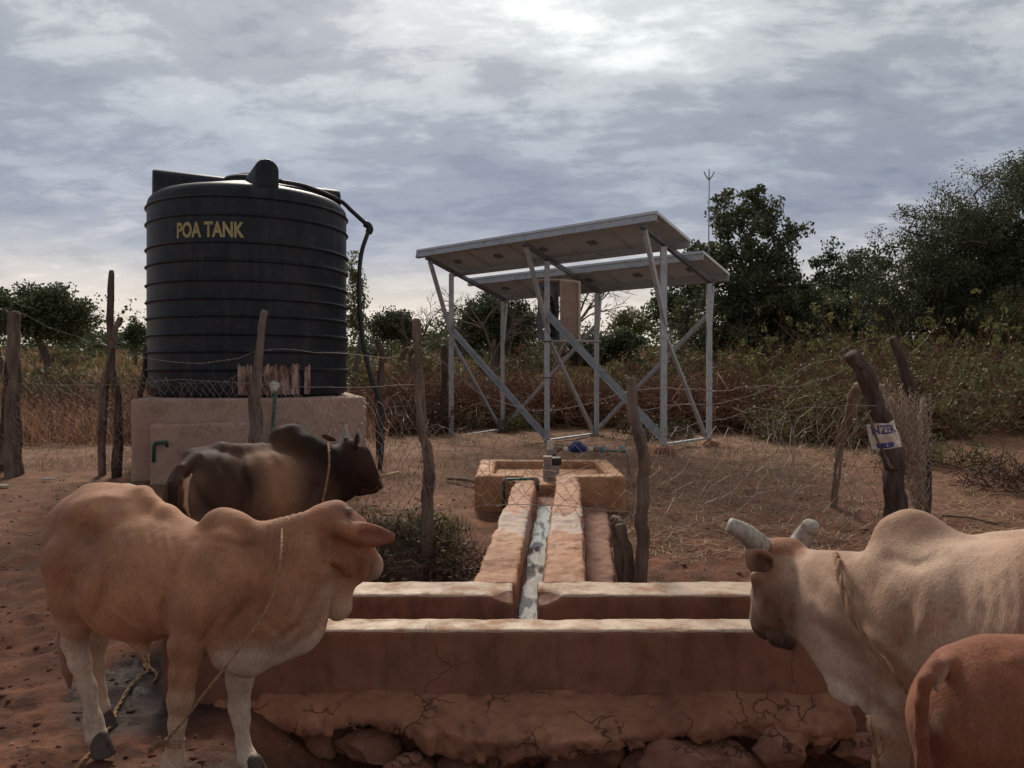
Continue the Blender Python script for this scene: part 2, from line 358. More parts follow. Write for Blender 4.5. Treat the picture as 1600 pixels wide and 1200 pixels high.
M_dry=leafmat('dry_field_grass',(.20,.085,.045),(.46,.27,.16),.8,.2)
n=30000; Y=5.2+9.5*rng.random(n)**1.1; X=rng.uniform(-.25,.62,n)*Y+.3
ok=(ground(X,Y,False)>.0)&~((np.abs(X-.2)<.75)&(Y<9)); d=fbm(np.stack([X,Y,X*0],-1)*.7,3,77)+.25*(X>1.2); ok&=(d>-.25+.5*rng.random(n)); X=X[ok];Y=Y[ok]; n=len(X)
blades('straw_litter',np.stack([X,Y],-1),rng.uniform(.05,.2,n),rng.uniform(.003,.007,n),rng.uniform(-.02,.35,n),M_straw,.008,.3,kind='stuff')
def tufts(nt,fx,nb,lo,hi,spread,w,name,mat,upr=(.6,1.5),**k):
    c=fx(nt); idx=np.repeat(np.arange(len(c)),nb); sc=(rng.uniform(.6,1.3,len(c)))[idx]
    xy=c[idx]+rng.normal(0,1,(len(idx),2))*spread*sc[:,None]; n=len(idx)
    return blades(name,xy,rng.uniform(lo,hi,n)*sc,rng.uniform(.6,1.2,n)*w*(1+np.maximum(xy[:,1]-8,0)*.06),rng.uniform(*upr,n),mat,0,.6,**k)
def fx1(n):   # thin grass patches in the yard
    Y=rng.uniform(5.6,14,n*3); X=rng.uniform(-.72,.72,n*3)*Y; d=fbm(np.stack([X,Y,X*0],-1)*.9,3,12); ok=(d>.15)&~((np.abs(X-.25)<.75)&(Y<9))&~((Y<8.2)&(X<-1.3)); return np.stack([X,Y],-1)[ok][:n]
tufts(900,fx1,16,.03,.11,.07,.004,'grass',M_grass,kind='stuff')
def fx2(n):   # weeds behind the trough left of the channel
    X=rng.normal(-.85,.42,n); Y=rng.uniform(5.25,7.0,n); ok=(X<-.38-(Y-5.2)*.02)&(X>-2.0); return np.stack([X,Y],-1)[ok]
M_weed=leafmat('weeds',(.035,.034,.018),(.13,.10,.055),.7,.2)
tufts(150,fx2,22,.08,.24,.07,.006,'weeds',M_weed,(.2,1.4),kind='stuff')
def fx3(n):   # dry field left and behind
    Y=12+70*rng.random(n)**1.7; X=rng.uniform(-.85,.35,n)*Y; ok=(X<-2.2-(Y-12)*.0)|(Y>20); return np.stack([X,Y],-1)[ok]
tufts(3600,fx3,15,.25,.75,.22,.012,'dry_field_grass',M_dry,(.7,1.5),kind='stuff')
def fx3b(n):
    Y=24+60*rng.random(n)**1.5; X=rng.uniform(-.85,.75,n)*Y; return np.stack([X,Y],-1)
M_dg=leafmat('far_green_grass',(.08,.085,.03),(.30,.24,.11),.8,.2)
tufts(2400,fx3b,12,.25,.6,.35,.03,'far_green_grass',M_dg,(.7,1.5),kind='stuff')
# ================= CONCRETE
def concrete(name,c1,c2,stain,pale=None,ps=(0,0),wetz=None):
    m,b=newmat(name); p=coords(); a=tn(p,1.7,7,.65,.4); f=tn(p,22,6,.7); g=tn(p,6,6,.65)
    c=ramp(a,[(.35,c1),(.65,c2)]); c=mix(ramp(g,[(.5,0),(.72,.75)]),c,stain); c=mix(ramp(f,[(.55,0),(.72,.4)]),c,tuple(x*.55 for x in c1))
    if pale:
        c=mix(ramp(tn(p,3.1,6,.6),[(.5,0),(.58,.85)]),c,pale)
    Lk.new(c,b.inputs['Base Color']); b.inputs['Roughness'].default_value=.85
    n1=bump(b,g,.5,.012); n2=bump(b,f,.6,.005,n1)
    if 'footing' in name or 'rock' in name: cracks(p,c,b,3.4 if 'foot' in name else 4,n2,.022,.55,.3,.02)
    return m
M_wall=concrete('trough_render',(.19,.088,.058),(.27,.135,.092),(.12,.055,.036))
# lit pale wall tops put into the colour by height, with worn patches
def top_tone(name,z0,base,top,wear):
    m,b=newmat(name); p=coords(); sx=nn('ShaderNodeSeparateXYZ'); Lk.new(p,sx.inputs[0]); g=tn(p,6,7,.7); f=tn(p,30,5,.7); a=tn(p,1.3,5,.6,.6)
    side=ramp(a,[(.35,base),(.65,tuple(x*1.35 for x in base))]); side=mix(ramp(g,[(.5,0),(.7,.6)]),side,tuple(x*.6 for x in base))
    tp=ramp(g,[(.38,top),(.52,tuple(x*.8 for x in top)),(.66,wear)]); tp=mix(ramp(f,[(.6,0),(.7,.6)]),tp,wear)
    h=math_('ADD',sx.outputs[2],math_('MULTIPLY',math_('SUBTRACT',g,.5),.035)); k=math_('GREATER_THAN',h,z0)
    Lk.new(mix(k,side,tp),b.inputs['Base Color']); b.inputs['Specular IOR Level'].default_value=.3
    Lk.new(ramp(g,[(.4,.55),(.6,.9)]),b.inputs['Roughness']); n1=bump(b,g,.45,.012); n2=bump(b,f,.55,.004,n1)
    if 'trough' in name: cracks(p,mix(math_('MULTIPLY',ramp(tn(coords((1,1,.10)),7,6,.65),[(.48,0),(.66,.45)]),math_('SUBTRACT',1.0,k)),mix(k,side,tp),(.07,.032,.022)),b,1.1,n2,.004,.4,.45,.006)
    return m
M_tw=top_tone('lit_top_trough_render',.357,(.195,.090,.057),(.56,.41,.30),(.36,.19,.11))
ZT=.37
def slab(name,boxes,mat,parent,h=.014,amp=.008,cuts=(),seed=0,**k):
    lo=np.min([np.array(c)-np.array(d)/2-.06 for c,d in boxes],0); hi=np.max([np.array(c)+np.array(d)/2+.06 for c,d in boxes],0)
    s=SDF(lo,hi,h)
    for c,d in boxes: s.box(c,d,rad=.018,k=.012)
    for c,r in cuts: s.ell(c,r,k=.012,cut=True)
    s.warp(lambda q: amp*.45*fbm(q*2.3,2,seed)+amp*.5*fbm(q*13,3,seed+5))
    return link(name,s.mesh(name,0),mat,parent,**k)
trough=empty('water_trough',(0,4.5,0),'long red-brown concrete cattle trough with pale chipped rims, fed by the channel','trough')
cx=.03
slab('near_wall',[((cx,4.095,.02),(3.72,.19,.70))],M_tw,trough,cuts=[((.845,3.99,.375),(.075,.045,.028)),((-.35,3.995,.38),(.16,.03,.016)),((.4,4.0,.385),(.1,.03,.02))],seed=3)
slab('far_wall',[((-.99,4.79,.02),(2.0,.30,.70)),((1.03,4.79,.02),(1.74,.30,.70))],M_tw,trough,cuts=[((.0,4.62,.47),(.20,.20,.15)),((.16,4.60,.47),(.20,.22,.17)),((-.3,4.64,.39),(.2,.03,.03))],seed=8)
slab('end_wall',[((-1.73,4.43,.02),(.18,.44,.68))],M_tw,trough,seed=11)
slab('end_wall',[((1.79,4.43,.02),(.18,.44,.68))],M_tw,trough,seed=12)
mb=MB(); mb.box((cx,4.42,-.1),(3.5,.5,.1)); mb.build('trough_floor',M_wall,trough)
m,b=newmat('trough_water'); b.inputs['Base Color'].default_value=(.05,.035,.03,1); b.inputs['Roughness'].default_value=.08; p=coords(); bump(b,tn(p,9,3),.15,.01)
mb=MB(); mb.box((cx,4.42,.0),(3.4,.46,.03)); mb.build('water',m,trough)
# rough footing under the front wall
M_foot=concrete('footing_mortar',(.235,.098,.055),(.36,.165,.092),(.11,.045,.028))
s=SDF((-1.75,3.35,-.45),(2.05,4.14,.1),.013)
def footf(p):
    x=p[...,0]; w=.30+.05*np.sin(x*3.1+1)+.03*np.sin(x*8.2)+.07*fbm(np.stack([x*5,x*0,x*0],-1),3,77)
    w=w*(.35+.65*sst(x,-1.32,-.9))*(1-.3*sst(x,1.4,1.7)); yf_=4.02-w; t=np.clip((4.02-p[...,1])/w,0,1); zt_=.045-.085*t**1.5+.012*np.sin(x*7); th=.09+.02*np.sin(x*4+2)+.02*fbm(np.stack([x*7,x*0,x*0],-1),2,78)
    q=np.stack([np.abs(x-.2)-1.52,np.maximum(yf_-p[...,1],p[...,1]-4.08),np.maximum(p[...,2]-zt_,zt_-th-p[...,2])],-1)+.014
    return np.linalg.norm(np.maximum(q,0),axis=-1)+np.minimum(q.max(-1),0)-.014
s.add(footf,(-1.75,3.4,-.4),(2.05,4.1,.08),.01)
s.box((.05,4.02,-.25),(3.2,.1,.5),rad=.03,k=.01)
s.warp(lambda q:.006*fbm(q*3.5,2,4)+.013*fbm(q*12,3,6)*sst(4.0-q[:,1],.0,.25)+.011*fbm(q*28,3,7)+.016*np.maximum(.10-np.abs(fbm(q*4.5,2,44)),0)/.10*sst(4.0-q[:,1],.05,.2))
o=link('footing',s.mesh('footing',0),M_foot,trough)
# rocks
M_rock=concrete('red_rock',(.24,.105,.065),(.36,.17,.11),(.11,.05,.034))
def rock(c,r,seed,label,rz=0,group=None,mat=None):
    bm=bmesh.new(); bmesh.ops.create_icosphere(bm,subdivisions=5,radius=1); v=np.array([q.co[:] for q in bm.verts]); rg=np.random.default_rng(seed)
    for _ in range(13):
        nv=rg.normal(size=3); nv/=np.linalg.norm(nv); d=rg.uniform(.55,.80); e=np.maximum(v@nv-d,0); v-=e[:,None]*nv
    v*=(1+.10*fbm(v*1.7,3,seed)+.035*fbm(v*5,3,seed+1)+.012*fbm(v*18,2,seed+1))[:,None]; v*=np.array(r); ca,sa=math.cos(rz),math.sin(rz); v=v@np.array([[ca,sa,0],[-sa,ca,0],[0,0,1]])
    for q,w in zip(bm.verts,v): q.co=w
    m=bpy.data.meshes.new('rock'); bm.to_mesh(m); bm.free(); o=link('rock',m,mat or M_rock,smooth=True); o.location=tuple(c); tag(o,label,'rock',group); return o
def rk(px,py,Y,rx,rz,seed,lab,ry=None,grp='rocks under the trough footing'): 
    c=P(px,py,Y); rock(c,(rx*Y/FPX,(ry or rx*.5)*Y/FPX,rz*Y/FPX),seed,lab,group=grp)
rk(1090,1194,3.83,118,62,3,'largest brownish-red boulder, under the right half of the trough footing')
rk(905,1184,3.87,80,52,5,'angular red rock under the middle of the footing, left of the largest boulder')
rk(1212,1176,3.79,46,46,7,'rounded grey-red rock right of the largest boulder under the footing')
rk(575,1172,3.89,54,34,9,'small pale red rock under the left part of the footing')
rk(740,1189,3.87,84,36,11,'low dark red slab of rock under the footing, left of the middle')
rk(1285,1144,3.91,30,34,13,'small narrow stone under the right end of the footing beside the cream cow')
rk(495,1164,3.95,38,26,15,'small dark stone half hidden at the left end of the footing')
rk(650,1204,3.79,52,26,17,'flat red stone at the bottom edge between two other rocks')
rk(1335,1174,3.93,40,30,21,'dark red stone behind the dewlap of the cream cow')
# ================= CHANNEL and BASIN
M_chan=top_tone('worn_channel_mortar',-5,(.2,.1,.06),(.40,.235,.145),(.25,.12,.07))
chan=empty('water_channel',(.1,6.2,.1),'sloping orange-brown mortar channel with a wet bed, leading down to the trough','channel')
def zc_(Y): return .375+(Y-4.95)*.133
# centre line: bed px 826 at Y4.95 -> 853 at 7.35
def cxl(Y): return np.interp(Y,[4.5,4.95,7.35],[.09,.115,.325])
def chan_curb(name,inner,outer,seed,parent,low=0,inner_w=.0):
    s=SDF((-.6,4.75,-.15),(1.25,7.75,.95),.015)
    def fn(p):
        Y=p[...,1]; c=cxl(Y); zt=zc_(Y)-low; k=(Y-4.95)/2.4; wi=inner(k); wo=outer(k); q=np.stack([np.abs(p[...,0]-(c+(wi+wo)/2))-np.abs(wo-wi)/2-.05*np.maximum(zt-p[...,2],0)*(1 if abs(low)>0 else .8)+.02,np.abs(Y-6.22)-1.33+.02,p[...,2]-zt+.02],-1)
        return np.linalg.norm(np.maximum(q,0),axis=-1)+np.minimum(q.max(-1),0)-.02
    s.add(fn,(-.6,4.75,-.15),(1.25,7.75,.95),.01)
    s.warp(lambda q:.010*fbm(q*3,2,seed)+.009*fbm(q*15,3,seed+5)+.014*np.maximum(fbm(q*6,2,seed+9),0)*(np.abs(q[:,0]-cxl(q[:,1]))>.3))
    m=s.mesh(name,0)
    return link(name,m,M_curb if not low else M_wall,parent)
# curb material with pale scraped patch
mt,b=newmat('curb_mortar'); p=coords(); g=tn(p,7,8,.7); f=tn(p,26,6,.7); sx=nn('ShaderNodeSeparateXYZ'); Lk.new(p,sx.inputs[0])
c=ramp(tn(p,2.2,6,.6),[(.35,(.30,.13,.065)),(.5,(.45,.22,.12)),(.65,(.28,.115,.06))]); c=mix(ramp(g,[(.5,0),(.66,.8)]),c,(.52,.30,.19)); c=mix(ramp(f,[(.52,0),(.68,.6)]),c,(.13,.055,.035))
dy=math_('ABSOLUTE',math_('SUBTRACT',sx.outputs[1],6.1)); k=ramp(math_('ADD',math_('MULTIPLY',dy,.8),math_('MULTIPLY',math_('SUBTRACT',tn(coords((1,.55,1)),5.5,8,.72),.5),1.9)),[(.15,1),(.19,0)],'LINEAR')
c=mix(math_('MULTIPLY',k,.8),c,(.46,.36,.30)); Lk.new(c,b.inputs['Base Color']); b.inputs['Roughness'].default_value=.7; n1=bump(b,g,.6,.02); bump(b,f,.6,.006,n1); M_curb=mt
chan_curb('curb',lambda k:-.085-.01*k,lambda k:-.37+.08*k,41,chan)
chan_curb('curb',lambda k:.085+.01*k,lambda k:.36-.03*k,47,chan)
chan_curb('side_ledge',lambda k:.36-.03*k,lambda k:.58+.0*k,49,chan,low=.24)
chan_curb('side_ledge',lambda k:-.37+.08*k,lambda k:-.46+.08*k,53,chan,low=.26)
mb=MB(); Ys=np.linspace(4.6,7.7,12); 
for a,bb in zip(Ys[:-1],Ys[1:]):
    va=[(cxl(a)-.12,a,zc_(a)-.17),(cxl(a)+.12,a,zc_(a)-.17),(cxl(bb)+.12,bb,zc_(bb)-.17),(cxl(bb)-.12,bb,zc_(bb)-.17)]
    va=va+[(x,y,z-.15) for x,y,z in va]; mb.add(va,[(0,1,2,3),(7,6,5,4),(0,4,5,1),(1,5,6,2),(2,6,7,3),(3,7,4,0)])
mb.build('channel_bed',M_wall,chan)
m,b=newmat('running_water'); p=coords((1,.28,1)); b.inputs['Base Color'].default_value=(.16,.17,.17,1); b.inputs['Roughness'].default_value=.12; b.inputs['Specular IOR Level'].default_value=.3
sx=nn('ShaderNodeSeparateXYZ'); Lk.new(coords(),sx.inputs[0]); n_=tn(p,12,4,.6); ca=ramp(n_,[(.38,(.03,.018,.014)),(.52,(.06,.038,.03)),(.70,(.15,.11,.09))]); cb_=ramp(n_,[(.35,(.10,.12,.13)),(.6,(.16,.185,.195))]); Lk.new(mix(math_('GREATER_THAN',math_('ADD',sx.outputs[1],math_('MULTIPLY',n_,.3)),6.15),ca,cb_),b.inputs['Base Color']); Lk.new(ramp(tn(p,9,3,.5),[(.45,.5),(.6,.12)]),b.inputs['Roughness']); bump(b,tn(p,16,2,.5),.12,.006)
mb=MB(); Ys=np.linspace(4.62,7.05,50)
for a,bb in zip(Ys[:-1],Ys[1:]):
    wa=.066+.008*math.sin(a*9)+.006*math.sin(a*23+1); wb=.066+.008*math.sin(bb*9)+.006*math.sin(bb*23+1); q=.006*math.sin(a*5); q2=.006*math.sin(bb*5)
    mb.add([(cxl(a)+q-wa,a,zc_(a)-.163),(cxl(a)+q+wa,a,zc_(a)-.163),(cxl(bb)+q2+wb,bb,zc_(bb)-.163),(cxl(bb)+q2-wb,bb,zc_(bb)-.163)],[(0,1,2,3)])
mb.build('water',m,chan,True)
# basin
M_basin=top_tone('basin_mortar',-5,(.2,.1,.06),(.44,.22,.11),(.30,.135,.065))
basin=empty('collecting_basin',(.36,8.1,.3),'square orange concrete basin at the upper end of the water channel','basin')
bx0,bx1,by0,by1,zt=-.36,1.10,7.4,8.85,.715
slab('basin_wall',[((bx0+.09,8.12,.4),(.18,1.46,.64)),((bx1-.08,8.12,.4),(.16,1.46,.64)),((.37,8.78,.4),(1.46,.14,.64)),((-.10,7.5,.43),(.44,.2,.575)),((.82,7.5,.43),(.5,.2,.575))],M_basin,basin,h=.02,seed=21)
slab('basin_floor',[((.36,8.1,.52),(1.3,1.3,.22))],M_basin,basin,h=.025,seed=23)
vb=empty('valve_box',(.4,7.75,.6),'small grey block and black meter box standing in the basin','box')
M_grey=simple('grey_block',(.32,.26,.23),(.20,.15,.13),9); M_blackp=simple('black_plastic',(.012,.013,.015),(.02,.02,.022),5,.5)
mb=MB(); mb.box((.395,7.78,.70),(.16,.16,.17)); mb.build('block',M_grey,vb,bevel=.008)
mb=MB(); mb.box((.36,7.78,.83),(.085,.15,.085)); mb.build('cap_block',M_grey,vb,bevel=.006)
mb=MB(); mb.box((.452,7.78,.825),(.09,.15,.075)); mb.build('meter_lid',M_blackp,vb,bevel=.012)
# water meter pipework
wm=empty('water_meter_pipework',(.9,9.4,.7),'blue water meter and brass valves on a horizontal pipe behind the basin','pipework')
M_blue=simple('blue_paint',(.02,.045,.20),(.03,.03,.10),9,.5); M_brass=simple('dull_brass',(.22,.15,.09),(.13,.08,.05),12,.5); M_teal=simple('teal_fitting',(.10,.20,.22),(.06,.12,.12),8,.5); M_gpipe=simple('grey_pipe',(.20,.24,.22),(.12,.14,.12),9,.6); M_white=simple('white_plastic',(.6,.55,.48),(.42,.36,.3),9,.6)
Yp=9.3; q=lambda px,py,Y=Yp:P(px,py,Y)
def pt(parent,name,mat,pts,r,ns=12,**k):
    mb=MB(); mb.tube(pts,r,ns); return mb.build(name,mat,parent,True,**k)
pt(wm,'pipe',M_brass,[q(866,702),q(880,701),q(890,701)],.02); pt(wm,'pipe',M_gpipe,[q(918,702),q(948,704),q(975,705),q(982,712),q(984,760)],.017)
for px,r,mt_,nm in((870,.035,M_brass,'valve'),(884,.028,M_white,'collar'),(923,.03,M_white,'collar'),(931,.036,M_brass,'valve'),(941,.045,M_teal,'coupling'),(973,.042,M_teal,'coupling')):
    pt(wm,nm,mt_,[q(px-4.5,702),q(px-3,702),q(px+3,702),q(px+4.5,702)],[r*.7,r,r,r*.7])
s_=[];
pt(wm,'meter_body',M_blue,[q(888,701),q(893,701),q(898,698),q(904,698),q(910,701),q(916,702)],[.025,.045,.075,.075,.05,.028],16)
pt(wm,'meter_lid',M_grey,[q(901,692.5),q(901,689)],.05,16)
mb=MB(); mb.box(q(860,697,9.3),(.085,.05,.13)); mb.build('tap_plate',M_white,wm,bevel=.006)
mb=MB(); mb.box(q(862,717,9.3),(.12,.12,.24)); mb.build('support_block',M_grey,wm,bevel=.01)
pt(wm,'pipe',M_blackp,[q(866,710,9.25),q(861,722,9.2),q(868,732,9.1)],.016)
# green pipe on the channel
gp=empty('green_pipe',P(790,800,7.1),'thin green pipe bridging the left curb of the channel','pipe')
M_green=simple('green_ppr',(.015,.10,.05),(.03,.075,.045),6,.45)
pt(gp,'pipe_run',M_green,[P(787,812,7.28),P(787,751,7.28),P(790,749.5,7.28),P(836,748,7.28),P(840,750,7.28),P(841,768,7.28)],.014)
pt(gp,'elbow',M_grey,[P(787,753,7.28),P(788,750,7.28),P(793,749,7.28)],.021); pt(gp,'elbow',M_grey,[P(833,748,7.28),P(839,749,7.28),P(841,756,7.28)],.021)
# ================= PLATFORM + TANK
pl=empty('tank_platform',(-3.6,10.4,.4),'square concrete plinth under the black tank with a lower step in front','plinth')
M_plat=concrete('plinth_render',(.35,.225,.175),(.43,.29,.23),(.24,.13,.09))
yf=9.08; s=SDF((-5.5,8.6,.05),(-1.6,12.5,1.5),.025)
xl=(204-800)/FPX*yf; xr=(572-800)/FPX*yf
s.box((-3.58+.075,10.51+.023,.76),(2.684,2.70,1.31),rz=R(17),rad=.02,k=.01); s.warp(lambda q_:.006*fbm(q_*2.5,3,3)); pm=link('plinth_block',s.mesh('plinth_block',0),M_plat,pl)
y2=8.84; x0=(236-800)/FPX*y2; x1=(393-800)/FPX*y2
cs=np.array([-3.58,10.51])+np.array([.29,-.956])*1.50+np.array([.956,.29])*-.477; s=SDF((cs[0]-.8,cs[1]-.5,.05),(cs[0]+.8,cs[1]+.5,1.3),.02); s.box((cs[0],cs[1],.62),(1.08,.30,1.03),rz=R(17),rad=.015,k=.01); s.warp(lambda q_:.006*fbm(q_*3,3,13)); link('lower_step',s.mesh('lower_step',0),M_plat,pl)
tc_=np.array([-3.58,10.51,1.43]); TR=1.285
tank=empty('water_tank',tc_,'large black ribbed plastic water tank lettered POA TANK on the plinth','tank')
m,b=newmat('black_tank_plastic'); p=coords(); b.inputs['Roughness'].default_value=.5; b.inputs['Specular IOR Level'].default_value=.2
ct=ramp(tn(p,1.2,5,.6),[(.35,(.007,.009,.015)),(.65,(.012,.015,.024))]); ps_=coords((1,1,.12)); ct=mix(math_('MULTIPLY',ramp(tn(ps_,9,6,.7),[(.48,0),(.75,1)]),.22),ct,(.10,.075,.065)); ct=mix(math_('MULTIPLY',ramp(tn(p,4,7,.7),[(.5,0),(.7,1)]),.16),ct,(.12,.08,.06)); Lk.new(ct,b.inputs['Base Color']); bump(b,tn(p,3,3),.12,.02); M_tank=m
rib=[3.85,3.63,3.30,3.08,2.84,2.62,2.41,2.19,1.98,1.757]; zz=np.unique(np.concatenate([[1.435,1.45]]+[[r_-.03,r_-.02,r_-.012,r_,r_+.012,r_+.02,r_+.03] for r_ in rib]+[np.linspace(1.5,3.9,40)])); prof=[(TR-.05,.0)]
for z in zz:
    d=min(abs(z-r_) for r_ in rib); prof.append((TR+.028*math.exp(-(d/.013)**2)-(.03 if z<1.452 else 0),z-1.43))
for a in np.linspace(.05,1,9): prof.append((TR-.22*(1-math.cos(a*math.pi/2)),2.47+.16*math.sin(a*math.pi/2)))
prof+=[(.85,2.70),(.5,2.80),(.36,2.84),(.05,2.86)]
mb=MB(); mb.lathe(prof,tc_,96); mb.build('tank_shell',M_tank,tank,True)
mb=MB(); mb.lathe([(.36,2.83),(.36,2.90),(.33,2.93),(.20,2.95),(.17,2.985),(.03,2.99)],tc_,40); mb.build('lid',M_tank,tank,'auto')
for ang in(28,118,208,298):
    a=R(ang); d=np.array([math.sin(a),-math.cos(a),0]); u_=np.array([d[1],-d[0],0])*-1; r_=.145; nseg=14
    prof2=[(-r_,-.30)]+[(-r_*math.cos(t),r_*math.sin(t)) for t in np.linspace(0,math.pi,nseg)]+[(r_,-.30)]
    c=tc_+np.array([0,0,2.78]); vs=[]
    for L in(1.215,1.19,.25):
        k=.93 if L==1.215 else 1
        vs+= [c+d*L+u_*x*k+np.array([0,0,1])*(z*k) for x,z in prof2]
    n=len(prof2); mb=MB(); mb.add(vs,[(i,i+1,n+i+1,n+i) for i in range(n-1)]+[(n+i,n+i+1,2*n+i+1,2*n+i) for i in range(n-1)]+[tuple(range(n))[::-1],tuple(range(2*n,3*n))])
    o=mb.build('lug',M_tank,tank,'auto')
# lettering wrapped on the shell
def text_mesh(body,size,ext,off=0,sx=1.0):
    cu=bpy.data.curves.new('t','FONT'); cu.body=body; cu.size=size; cu.extrude=ext; cu.offset=off; cu.resolution_u=4
    o=bpy.data.objects.new('t',cu); COL.objects.link(o); bpy.context.view_layer.update(); m=bpy.data.meshes.new_from_object(o.evaluated_get(bpy.context.evaluated_depsgraph_get())); bpy.data.objects.remove(o)
    v=np.array([q.co[:] for q in m.vertices]); v[:,0]*=sx; return m,v
def cyl(px):
    a=(px-800)/FPX; d=np.array([a,1.0]); d/=np.linalg.norm(d); c=tc_[:2]; t=d@c; h=math.sqrt(TR**2-(c@c-t*t)); p_=d*(t-h)-c; return math.atan2(p_[0],-p_[1]),(d*(t-h))[1]
a0,ya=cyl(277); a1,yb=cyl(382); z0=CH-(373-HY)/FPX*ya; z1=CH-(348-HY)/FPX*ya
m,v=text_mesh('POA TANK',1,.0,.035); w=v[:,0].max()-v[:,0].min(); hh=v[:,1].max()-v[:,1].min()
bm=bmesh.new(); bm.from_mesh(m); bmesh.ops.triangulate(bm,faces=bm.faces); bmesh.ops.subdivide_edges(bm,edges=[e for e in bm.edges if e.calc_length()>.15],cuts=2,use_grid_fill=False); bmesh.ops.triangulate(bm,faces=bm.faces)
for q_ in bm.verts:
    x=(q_.co.x-v[:,0].min())/w; y=(q_.co.y-v[:,1].min())/hh; a=a0+(a1-a0)*x; rr=TR+.006
    q_.co=(tc_[0]+rr*math.sin(a),tc_[1]-rr*math.cos(a),z0+(z1-z0)*y)
bm.to_mesh(m); bm.free(); M_let=simple('faded_yellow_lettering',(.34,.27,.13),(.24,.19,.10),12,.7); link('lettering',m,M_let,tank)
# outlet and green down pipe
ol=tc_+np.array([.0,0,0]); a,yy=cyl(428); oc=P(428,604,yy-.1)
o=pt(tank,'outlet',M_white,[oc+(.0,.12,.01),oc+(0,0,.01),oc+(0.01,-.03,-.02),oc+(0.01,-.04,-.08)],[.045,.06,.05,.03])
mb=MB(); mb.tube([P(430,612,9.2),P(428,640,9.24),P(425,700,9.24),P(425,745,9.24)],.022,10); mb.build('down_pipe',M_green,None,True,label='straight green pipe running down the plinth from the tank outlet',cat='pipe')
mb=MB(); mb.tube([P(240,722,8.64),P(240,696,8.64),P(243,692,8.64),P(260,691,8.66),P(261,697,8.7)],.021,10); mb.build('bent_pipe',M_green,None,True,label='short bent green pipe on the lower step of the plinth',cat='pipe')
# corrugated rusty sheets against the tank foot
m,b=newmat('rusty_white_sheet'); p=coords((3,3,.6)); Lk.new(ramp(tn(p,5,6,.7),[(.36,(.36,.30,.26)),(.47,(.22,.13,.10)),(.56,(.07,.035,.025))]),b.inputs['Base Color']); b.inputs['Roughness'].default_value=.8; M_rust=m
rs=np.random.default_rng(3); mb=MB(); px=372.0
while px<481:
    wd=rs.uniform(2.5,7.5)
    if not(392<px<396) and rs.random()<.93:
        top=1.80+rs.uniform(-.03,.035); prof=[(0,top-.02),(.25,top-.005),(.5,top+.012),(.75,top),(1,top-.022)]; vs=[]
        for u_,zt_ in prof:
            an,y_=cyl(px+wd*u_)
            for z in(1.452,(1.452+zt_)/2,zt_): vs.append((tc_[0]+(TR+.026)*math.sin(an),tc_[1]-(TR+.026)*math.cos(an),z))
        mb.add(vs,[(3*i+j,3*i+3+j,3*i+4+j,3*i+1+j) for i in range(4) for j in(0,1)])
    px+=wd*rs.uniform(.95,1.15)
mb.build('lime_streaks',M_rust,tank)
# hose
ho=empty('water_hose',P(575,355,10.9),'black plastic hose arching from the tank top down to the ground','hose')
M_hose=simple('black_hose',(.012,.012,.014),(.025,.022,.022),4,.5)
def spl(pts,n=10):
    p=np.array(pts,float); q=np.vstack([2*p[0]-p[1],p,2*p[-1]-p[-2]]); o=[]
    for i in range(1,len(q)-2):
        for t in np.linspace(0,1,n,endpoint=False):
            a,b_,c,d=q[i-1:i+3]; o.append(.5*((2*b_)+(-a+c)*t+(2*a-5*b_+4*c-d)*t*t+(-a+3*b_-3*c+d)*t**3))
    o.append(p[-1]); return np.array(o)
pt(ho,'upper_hose',M_hose,spl([P(436,283,10.2),P(480,292,10.6),P(530,313,10.9),P(550,330,10.9),P(572,350,10.9)]),.03)
pt(ho,'coupling',M_blackp,spl([P(570,349,10.9),P(576,353,10.9),P(578,359,10.9),P(575,364,10.9)],3),.05)
pt(ho,'lower_hose',M_hose,spl([P(576,360,10.9),P(564,400,10.7),P(561,460,10.4),P(567,530,10.2),P(580,590,10),P(597,640,9.9),P(597,690,9.8),P(593,738,9.7)]),.03)
# ================= SOLAR STRUCTURE
m,b=newmat('galvanised_steel'); p=coords(); Lk.new(ramp(tn(p,7,5,.7),[(.35,(.27,.28,.30)),(.55,(.39,.40,.42)),(.72,(.26,.21,.19))]),b.inputs['Base Color']); b.inputs['Metallic'].default_value=.35; b.inputs['Roughness'].default_value=.55; M_galv=m
m,b=newmat('panel_backsheet'); p=coords(); Lk.new(ramp(tn(p,.8,4,.5),[(.35,(.36,.41,.46)),(.65,(.43,.48,.53))]),b.inputs['Base Color']); b.inputs['Roughness'].default_value=.6; M_back=m
m,b=newmat('panel_glass'); b.inputs['Base Color'].default_value=(.01,.015,.05,1); b.inputs['Roughness'].default_value=.1; M_cell=m
M_alu=simple('aluminium_frame',(.5,.5,.5),(.42,.42,.43),6,.4,.5,bs=0)
M_dark=simple('shaded_steel',(.18,.19,.22),(.12,.12,.14),6,.55,.3)
sol=empty('solar_panel_rack',(1.0,12.4,.6),'galvanised steel rack carrying two sloping rows of solar panels','solar rack')
u=np.array([.745,-.667,0]); vv=np.array([.667,.745,0]); Rn=np.array([2.17,11.0,0]); Ln=np.array([-1.10,13.93,0]); Mn=Ln+(Rn-Ln)*.51
dn=np.array([vv[0],vv[1],-.295]); dn/=np.linalg.norm(dn); nrm=np.cross(u,dn); nrm=nrm/np.linalg.norm(nrm)*(1 if np.cross(u,dn)[2]>0 else -1)
F0=Rn+u*.27-vv*.62; F0[2]=3.90; Ltot=4.39+.52
